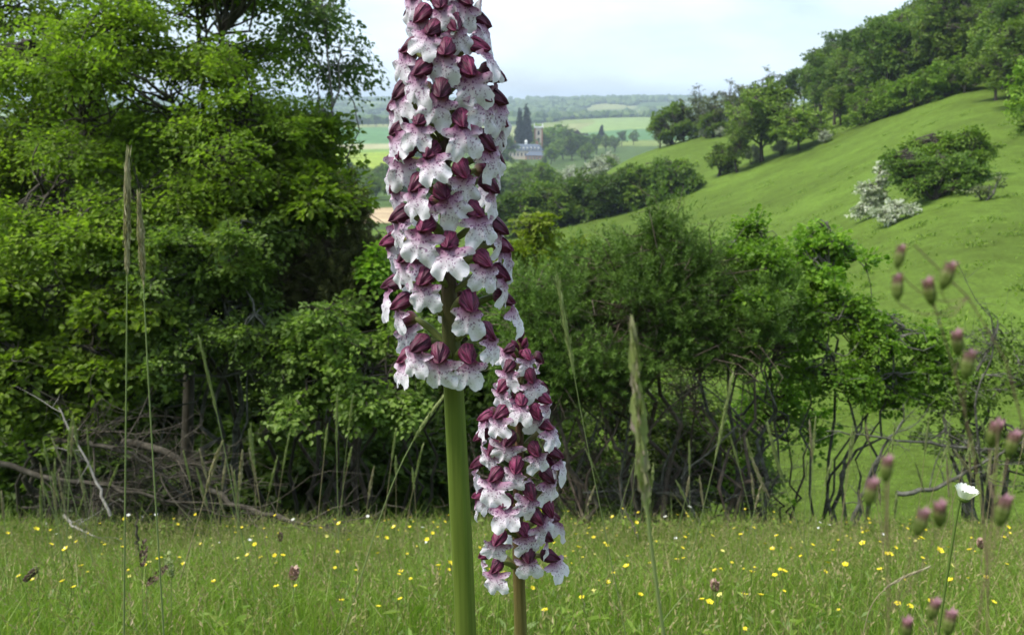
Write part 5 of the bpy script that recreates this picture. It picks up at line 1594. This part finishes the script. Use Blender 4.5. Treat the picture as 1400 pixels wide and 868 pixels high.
def stem_mat(name, low, high, z0, z1):
    """green below, flushed brown purple among the flowers"""
    m, t, b, out = new_mat(name)
    tc = t.nodes.new('ShaderNodeTexCoord')
    sx = t.nodes.new('ShaderNodeSeparateXYZ')
    t.links.new(tc.outputs['Object'], sx.inputs['Vector'])
    mr = t.nodes.new('ShaderNodeMapRange')
    mr.inputs['From Min'].default_value = z0
    mr.inputs['From Max'].default_value = z1
    t.links.new(sx.outputs['Z'], mr.inputs['Value'])
    mp = t.nodes.new('ShaderNodeMapping')
    mp.inputs['Scale'].default_value = (420, 420, 9)
    nz = t.nodes.new('ShaderNodeTexNoise')
    nz.inputs['Scale'].default_value = 1.0
    nz.inputs['Detail'].default_value = 5
    t.links.new(tc.outputs['Object'], mp.inputs['Vector'])
    t.links.new(mp.outputs['Vector'], nz.inputs['Vector'])
    r1 = ramp(t, [(0.3, tuple(c * 0.78 for c in low)), (0.7, tuple(c * 1.2 for c in low))])
    r2 = ramp(t, [(0.3, tuple(c * 0.6 for c in high)), (0.7, tuple(c * 1.4 for c in high))])
    t.links.new(nz.outputs['Fac'], r1.inputs['Fac'])
    t.links.new(nz.outputs['Fac'], r2.inputs['Fac'])
    mx = t.nodes.new('ShaderNodeMix')
    mx.data_type = 'RGBA'
    t.links.new(mr.outputs['Result'], mx.inputs['Factor'])
    t.links.new(r1.outputs['Color'], mx.inputs['A'])
    t.links.new(r2.outputs['Color'], mx.inputs['B'])
    t.links.new(mx.outputs['Result'], b.inputs['Base Color'])
    b.inputs['Roughness'].default_value = 0.45
    b.inputs['Specular IOR Level'].default_value = 0.35
    bp = t.nodes.new('ShaderNodeBump')
    bp.inputs['Strength'].default_value = 0.35
    bp.inputs['Distance'].default_value = 0.0006
    t.links.new(nz.outputs['Fac'], bp.inputs['Height'])
    t.links.new(bp.outputs['Normal'], b.inputs['Normal'])
    return m

MAT['lip'] = lip_mat()
MAT['hood'] = hood_mat()
MAT['ovary'] = leaf_mat('orchid_ovary', [(0.10, 0.13, 0.03), (0.17, 0.20, 0.06), (0.24, 0.22, 0.10)], 0.2, 0.5, shift=0.2)

def lip_mesh(seed):
    rng = np.random.default_rng(seed)
    j = lambda s: rng.normal(0, s)
    # outline in polar form about the middle of the lip; degrees from straight down, right side
    def side():
        q, arm = j(0.04), j(0.08)
        return [(0, 0.52 + j(0.03)), (4, 0.54), (8, 0.68 + j(0.03)), (16, 0.85 + q), (28, 0.92 + q), (42, 0.90 + q), (55, 0.80 + q), (66, 0.66 + q), (76, 0.56), (82, 0.46 + j(0.02)),
                (87, 0.47 + j(0.04)), (93, 0.62 + arm), (100, 0.74 + arm), (108, 0.77 + arm), (116, 0.68 + arm), (124, 0.53), (130, 0.46), (155, 0.45), (180, 0.47)]
    R_, L__ = side(), side()
    L__[0] = R_[0]
    ang = [a for a, r in R_] + [360 - a for a, r in L__[::-1]]
    rad = [r for a, r in R_] + [r for a, r in L__[::-1]]
    S, K = 120, 8
    th = np.arange(S) / S * 360
    r = np.interp(th, ang, rad)
    for _ in range(3):
        r = (np.roll(r, 1) + 2 * r + np.roll(r, -1)) / 4
    r += 0.018 * np.sin(np.radians(th) * 19 + seed) * np.clip((r - 0.45) * 5, 0, 1) + 0.012 * np.sin(np.radians(th) * 31 + 2 * seed) * (r > 0.55)
    tooth = np.minimum(th, 360 - th) < 3
    r[tooth] += 0.07
    a = np.radians(th)
    ux, uz = np.sin(a), -np.cos(a)
    V, lv, uv = [np.array([0.0, 0.0, 0.0])], [0.32], [(0.5, 0.5)]
    for k in range(1, K + 1):
        f = k / K
        x, z = ux * r * f, uz * r * f
        V += list(np.stack([x, np.zeros(S), z], 1))
    V = np.array(V)
    x, z = V[:, 0], V[:, 2]
    f = np.concatenate([[0], np.repeat(np.arange(1, K + 1) / K, S)])
    # relief: raised middle, lobes falling back, a groove down the centre, crinkled edge
    curl = 0.26 + j(0.05)
    dep = curl * x ** 2 + (0.30 + j(0.06)) * np.maximum(-z - 0.1, 0) ** 2 - 0.05 * np.exp(-(x / 0.10) ** 2) * (z < 0.2) - 0.18 * np.maximum(z - 0.25, 0)
    dep += 0.07 * np.sin(np.tile(0, len(x)) + x * 9 + j(1)) * np.sin(z * 8 + j(1)) * f + 0.05 * np.sin(np.arctan2(x, -z) * 9 + seed) * f ** 3
    dep += j(0.10) * x * f + j(0.12) * x * np.abs(x)
    Lp = 0.0132
    P3 = np.stack([-dep * Lp, x * Lp, (z - 0.47) * Lp], 1)      # hangs below its origin, faces +X
    top = np.clip((0.47 - z) / 1.15, 0, 1)
    lvv = np.clip(top + 0.55 * np.clip(np.abs(x) - 0.25, 0, 1), 0, 1)
    g = Geo()
    idx = 1 + np.arange(K * S).reshape(K, S)
    nx = np.roll(idx, -1, 1)
    tri = np.stack([np.zeros(S, int), nx[0], idx[0]], -1)
    Fq = np.stack([idx[:-1], nx[:-1], nx[1:], idx[1:]], -1).reshape(-1, 4)
    g.add(P3, Fq, 0, lvv)
    g.f.append(tri)
    g.m.append(np.zeros(S, np.int32))
    uv = np.stack([x * 0.7 + 0.5, z * 0.7 + 0.5], 1)
    return g.mesh('lip', [MAT['lip']], uv=uv)

def hood_mesh(seed):
    rng = np.random.default_rng(seed)
    S, K = 30, 12
    t = np.linspace(0, 1, K)
    prof = np.sin(np.clip(t, 0, 1) ** 0.8 * math.pi) ** 0.55 * (1 - 0.25 * t)
    prof[0], prof[-1] = 0.22, 0.02
    ln, w, hh = 0.0117 + rng.normal(0, 0.0008), 0.0057, 0.0055
    ph = np.arange(S) / S * 2 * math.pi
    V, lv, uv = [], [], []
    open_ = rng.uniform(0.0, 0.5)
    for k in range(K):
        ridge = 1 + 0.07 * np.cos(3 * (ph - math.pi / 2)) + 0.02 * np.sin(9 * ph + seed) + rng.normal(0, 0.012, S)
        y = np.cos(ph) * w * prof[k] * ridge
        z = np.sin(ph) * hh * prof[k] * ridge
        z = np.where(z < 0, z * 0.75, z)
        x = np.full(S, -0.004 + ln * t[k]) + 0.0012 * np.cos(3 * (ph - math.pi / 2)) * t[k] ** 2
        z = z - 0.0042 * t[k] ** 2.2 + 0.0006
        V.append(np.stack([x, y, z], 1))
        lv.append(np.full(S, t[k]))
        uv.append(np.stack([ph / (2 * math.pi) + seed, np.full(S, t[k])], 1))
    g = Geo()
    idx = np.arange(K * S).reshape(K, S)
    nx = np.roll(idx, -1, 1)
    g.add(np.concatenate(V), np.stack([idx[:-1], nx[:-1], nx[1:], idx[1:]], -1).reshape(-1, 4), 0, np.concatenate(lv))
    # free tips of the sepals standing a little off the hood
    base_uv = list(np.concatenate(uv))
    for a0 in (math.pi / 2, math.pi / 2 + 2.3, math.pi / 2 - 2.3):
        rows = []
        for f, ww in ((0.0, 0.6), (0.35, 0.62), (0.7, 0.42), (1.0, 0.04)):
            tt = 0.40 + 0.66 * f
            for s in (-1, 0, 1):
                aa = a0 + s * ww
                pr = np.interp(min(tt, 1), t, prof) * (1.1 + 0.10 * open_) + 0.05
                yy, zz = math.cos(aa) * w * pr, math.sin(aa) * hh * pr
                zz = zz * (0.78 if zz < 0 else 1)
                rows.append((-0.004 + ln * tt, yy, zz - 0.0042 * min(tt, 1) ** 2.2 + 0.0006))
                base_uv.append((aa / 6.28 + seed * 1.3, tt))
        Fc = []
        for k in range(3):
            b = k * 3
            Fc += [(b, b + 1, b + 4, b + 3), (b + 1, b + 2, b + 5, b + 4)]
        g.add(rows, Fc, 0, 0.8)
    return g.mesh('hood', [MAT['hood']], uv=np.array(base_uv))

LIPS = [lip_mesh(i) for i in range(14)]
HOODS = [hood_mesh(i) for i in range(8)]

def orchid(label, y, stem_px, stem_w, hoods, R_px, Z_px, scale, seed, back_n, low, high, buds=0):
    rng = np.random.default_rng(seed)
    W = np.array([P(a, b, y) for a, b in stem_px])          # from the top down
    gx = W[-1][0] + (W[-1][0] - W[-2][0]) * 1.0
    gnd = np.array([gx, y, float(H(gx, y))])
    wr = np.array([w * 0.5 * cdepth(p) / F for w, p in zip(stem_w, W)])
    W = np.concatenate([W, [gnd]])[::-1]
    wr = np.concatenate([wr, [wr[-1] * 1.05]])[::-1]
    n = 40
    zz = np.linspace(W[0, 2], W[-1, 2], n)
    xs = np.interp(zz, W[:, 2], W[:, 0])
    for _ in range(3):
        xs[1:-1] = (xs[:-2] + 2 * xs[1:-1] + xs[2:]) / 4
    rr = np.interp(zz, W[:, 2], wr)
    L_ = np.stack([xs, np.full(n, y) + 0.0006 * np.sin(zz * 60), zz], 1)
    o = thing('lady_orchid', label, 'orchid', gnd)
    g = Geo()
    V, Fq = tubes((L_ - gnd)[None], rr[None], 20)
    c3 = np.repeat(L_ - gnd, 20, axis=0)
    phs = np.tile(np.arange(20) / 20 * 2 * math.pi, n)
    V = c3 + (V - c3) * (1 + 0.07 * np.cos(5 * phs + 0.6) + 0.03 * np.cos(9 * phs))[:, None]
    g.add(V, Fq)
    ztop = zz[-1] - gnd[2]
    zlow = P(stem_px[0][0], hoods[:, 1].max() + 40, y)[2] - gnd[2]
    put('stem', g.mesh('stem', [stem_mat('orchid_stem', low, high, zlow - 0.02, zlow + 0.07)]), o)
    spots = []
    for px, py in hoods:
        ax_px = pix((float(np.interp(P(700, py, y)[2], zz, xs)), y, P(700, py, y)[2]))[0]
        px = ax_px + (px - ax_px) * 0.86
        p0 = P(px, py, y)
        s = cdepth(p0) / F
        R = float(np.interp(py, R_px[0], R_px[1])) * s
        sx = float(np.interp(p0[2], zz, xs))
        for _ in range(3):
            az = math.asin(max(-1, min(1, (p0[0] - sx) / R)))
            yy = y - R * math.cos(az)
            p0 = P(px, py, yy)
        Rr = max(R, abs(p0[0] - sx))
        spots.append((p0, math.atan2(p0[0] - sx, max(y - yy, 0.002)), 1.0))
    z_a, z_b = P(700, hoods[:, 1].min(), y)[2], P(700, hoods[:, 1].max(), y)[2]
    for i in range(back_n):
        f = (i + 0.5) / back_n
        f = f ** 1.25
        z = z_a + (z_b - z_a) * f + rng.normal(0, 0.002)
        az = math.pi + ((i * 2.399) % (2 * math.pi) - math.pi) * 0.47
        if rng.random() < 0.25:
            az = math.pi * 0.5 * rng.choice([-1, 1]) * 1.08
        px, py = pix((0, y, z))
        R = float(np.interp(py, R_px[0], R_px[1])) * cdepth((0, y, z)) / F * 0.97
        sx = float(np.interp(z, zz, xs))
        spots.append((np.array([sx + R * math.sin(az), y - R * math.cos(az), z]), az, 1.0))
    fm = Geo
    for i, (p, az, sc_) in enumerate(spots):
        sz = scale * (0.92 + 0.16 * rng.random()) * float(np.interp(pix(p)[1], Z_px[0], Z_px[1]))
        rot = Euler((rng.normal(0, 0.15), rng.normal(0.02, 0.15), az - math.pi / 2 + rng.normal(0, 0.14)), 'XYZ')
        M = rot.to_matrix()
        sx = float(np.interp(p[2] - 0.006, zz, xs))
        sr = float(np.interp(p[2] - 0.006, zz, rr))
        start = np.array([sx + sr * 0.6 * math.sin(az), y - sr * 0.6 * math.cos(az), p[2] - 0.009 - 0.004 * rng.random()])
        end = p + np.array(M @ Vector((-0.0035 * sz, 0, 0.0008)))
        t = np.linspace(0, 1, 9)[:, None]
        mid = (start + end) / 2 + np.array([0, 0, 0.0035])
        cv = (1 - t) ** 2 * start + 2 * t * (1 - t) * mid + t ** 2 * end - p
        tw = np.linspace(0, 1, 9)
        V, Fq = tubes(cv[None], (0.0011 + 0.0011 * np.sin(tw * 2.7 + 0.2))[None] * sz, 7)
        g = Geo()
        g.add(V, Fq, 0, np.repeat(np.clip(0.5 + rng.normal(0, 0.2) + 0.2 * tw, 0, 1), 7))
        # papery bract at the foot of the ovary
        bd = nrm(cv[3] - cv[0])
        V, Fq, pv = leaf_quads(cv[:1], (bd + np.array([0, 0, -0.35]))[None], np.array([[0, 0, 1.0]]), np.array([0.007]), np.array([0.0028]))
        g.add(V, Fq, 0, 1.0)
        fl = put('flower', g.mesh('flower', [MAT['ovary']]), o, loc=p - gnd)
        hd = put('hood', HOODS[int(rng.random() * len(HOODS))], fl)
        hd.rotation_euler = rot
        hd.scale = (sz, sz, sz * (0.95 + 0.12 * rng.random()))
        lp = put('lip', LIPS[int(rng.random() * len(LIPS))], fl)
        tilt = rng.normal(0.16, 0.13)
        lp.rotation_euler = (rot.to_matrix() @ Euler((rng.normal(0, 0.16), -tilt, rng.normal(0, 0.16)), 'XYZ').to_matrix()).to_euler()
        lp.location = M @ Vector((0.0046 * sz, 0, -0.0012 * sz))
        ls = sz * (0.98 + 0.26 * rng.random())
        lp.scale = (ls, ls * (0.95 + 0.12 * rng.random()), ls)
    # unopened buds at the tip
    tip = L_[-1] - gnd
    for i in range(buds):
        a = i * 2.4
        f = i / max(buds - 1, 1)
        d = nrm(np.array([math.cos(a) * (0.9 - 0.7 * f), math.sin(a) * (0.9 - 0.7 * f), 0.45 + 0.8 * f]))
        at = tip + np.array([0, 0, -0.016 + 0.016 * f])
        pr = np.array([0.25, 0.2, 0.55, 0.95, 1.0, 0.75, 0.1])
        c = at + d * (np.linspace(0, 0.014 - 0.004 * f, 7))[:, None]
        V, Fq = tubes(c[None], (pr * 0.0026 * (1 - 0.3 * f))[None], 9)
        g = Geo()
        g.add(V, Fq, 0, np.repeat(np.linspace(0, 1, 7), 9))
        put('bud', g.mesh('bud', [MAT['hood']], uv=np.stack([np.tile(np.arange(9) / 9, 7), np.repeat(np.linspace(0, 1, 7), 9)], 1)), o)
    return o

BIG = np.array([(577, 18), (621, 30), (591, 40), (660, 28), (559, 64), (610, 66), (657, 64), (577, 93), (642, 93), (675, 100), (603, 121), (544, 123), (661, 130), (537, 141), (679, 132), (573, 162), (633, 162), (541, 174),
                (666, 192), (681, 162), (549, 204), (589, 207), (633, 229), (684, 216), (537, 249), (567, 250), (672, 250), (603, 262), (543, 293), (652, 287), (579, 308), (684, 308), (615, 330), (530, 328), (550, 347), (665, 354),
                (579, 377), (690, 372), (533, 387), (545, 412), (645, 410), (695, 407), (670, 452), (572, 469), (550, 486), (599, 481), (642, 482), (694, 335), (600, 2), (640, 0), (570, -8), (622, -22), (597, -34), (655, -18)], float)
SMALL = np.array([(696, 477), (721, 484), (696, 499), (726, 511), (745, 543), (713, 546), (684, 563), (662, 569), (748, 580), (696, 597), (733, 612), (760, 618), (671, 610), (657, 594), (706, 632), (750, 647), (676, 647), (649, 632),
                  (691, 684), (726, 669), (654, 676), (753, 691), (735, 704), (681, 731), (718, 723), (745, 728), (723, 753), (753, 760), (676, 772), (686, 526), (735, 560)], float)
orchid('tall lady orchid with a thick green stem and the larger flower spike', 0.5, [(610, -60), (606, 60), (607, 200), (612, 370), (617, 470), (621, 560), (630, 720), (637, 868)],
       [8, 12, 15, 20, 25, 28, 29, 28], BIG, ([-40, 0, 60, 130, 400, 490], [20, 38, 50, 60, 68, 64]), ([-40, 20, 110], [0.72, 0.9, 1.0]), 1.0, 7, 20, (0.10, 0.14, 0.022), (0.060, 0.035, 0.028))
orchid('smaller lady orchid with a brownish stem tucked behind the tall one', 0.62, [(712, 468), (711, 540), (709, 640), (707, 720), (712, 868)],
       [6, 10, 13, 15, 17], SMALL, ([470, 520, 580, 700, 775], [18, 32, 42, 45, 42]), ([465, 560], [0.72, 1.0]), 1.0, 8, 14, (0.13, 0.11, 0.035), (0.10, 0.055, 0.035), buds=9)
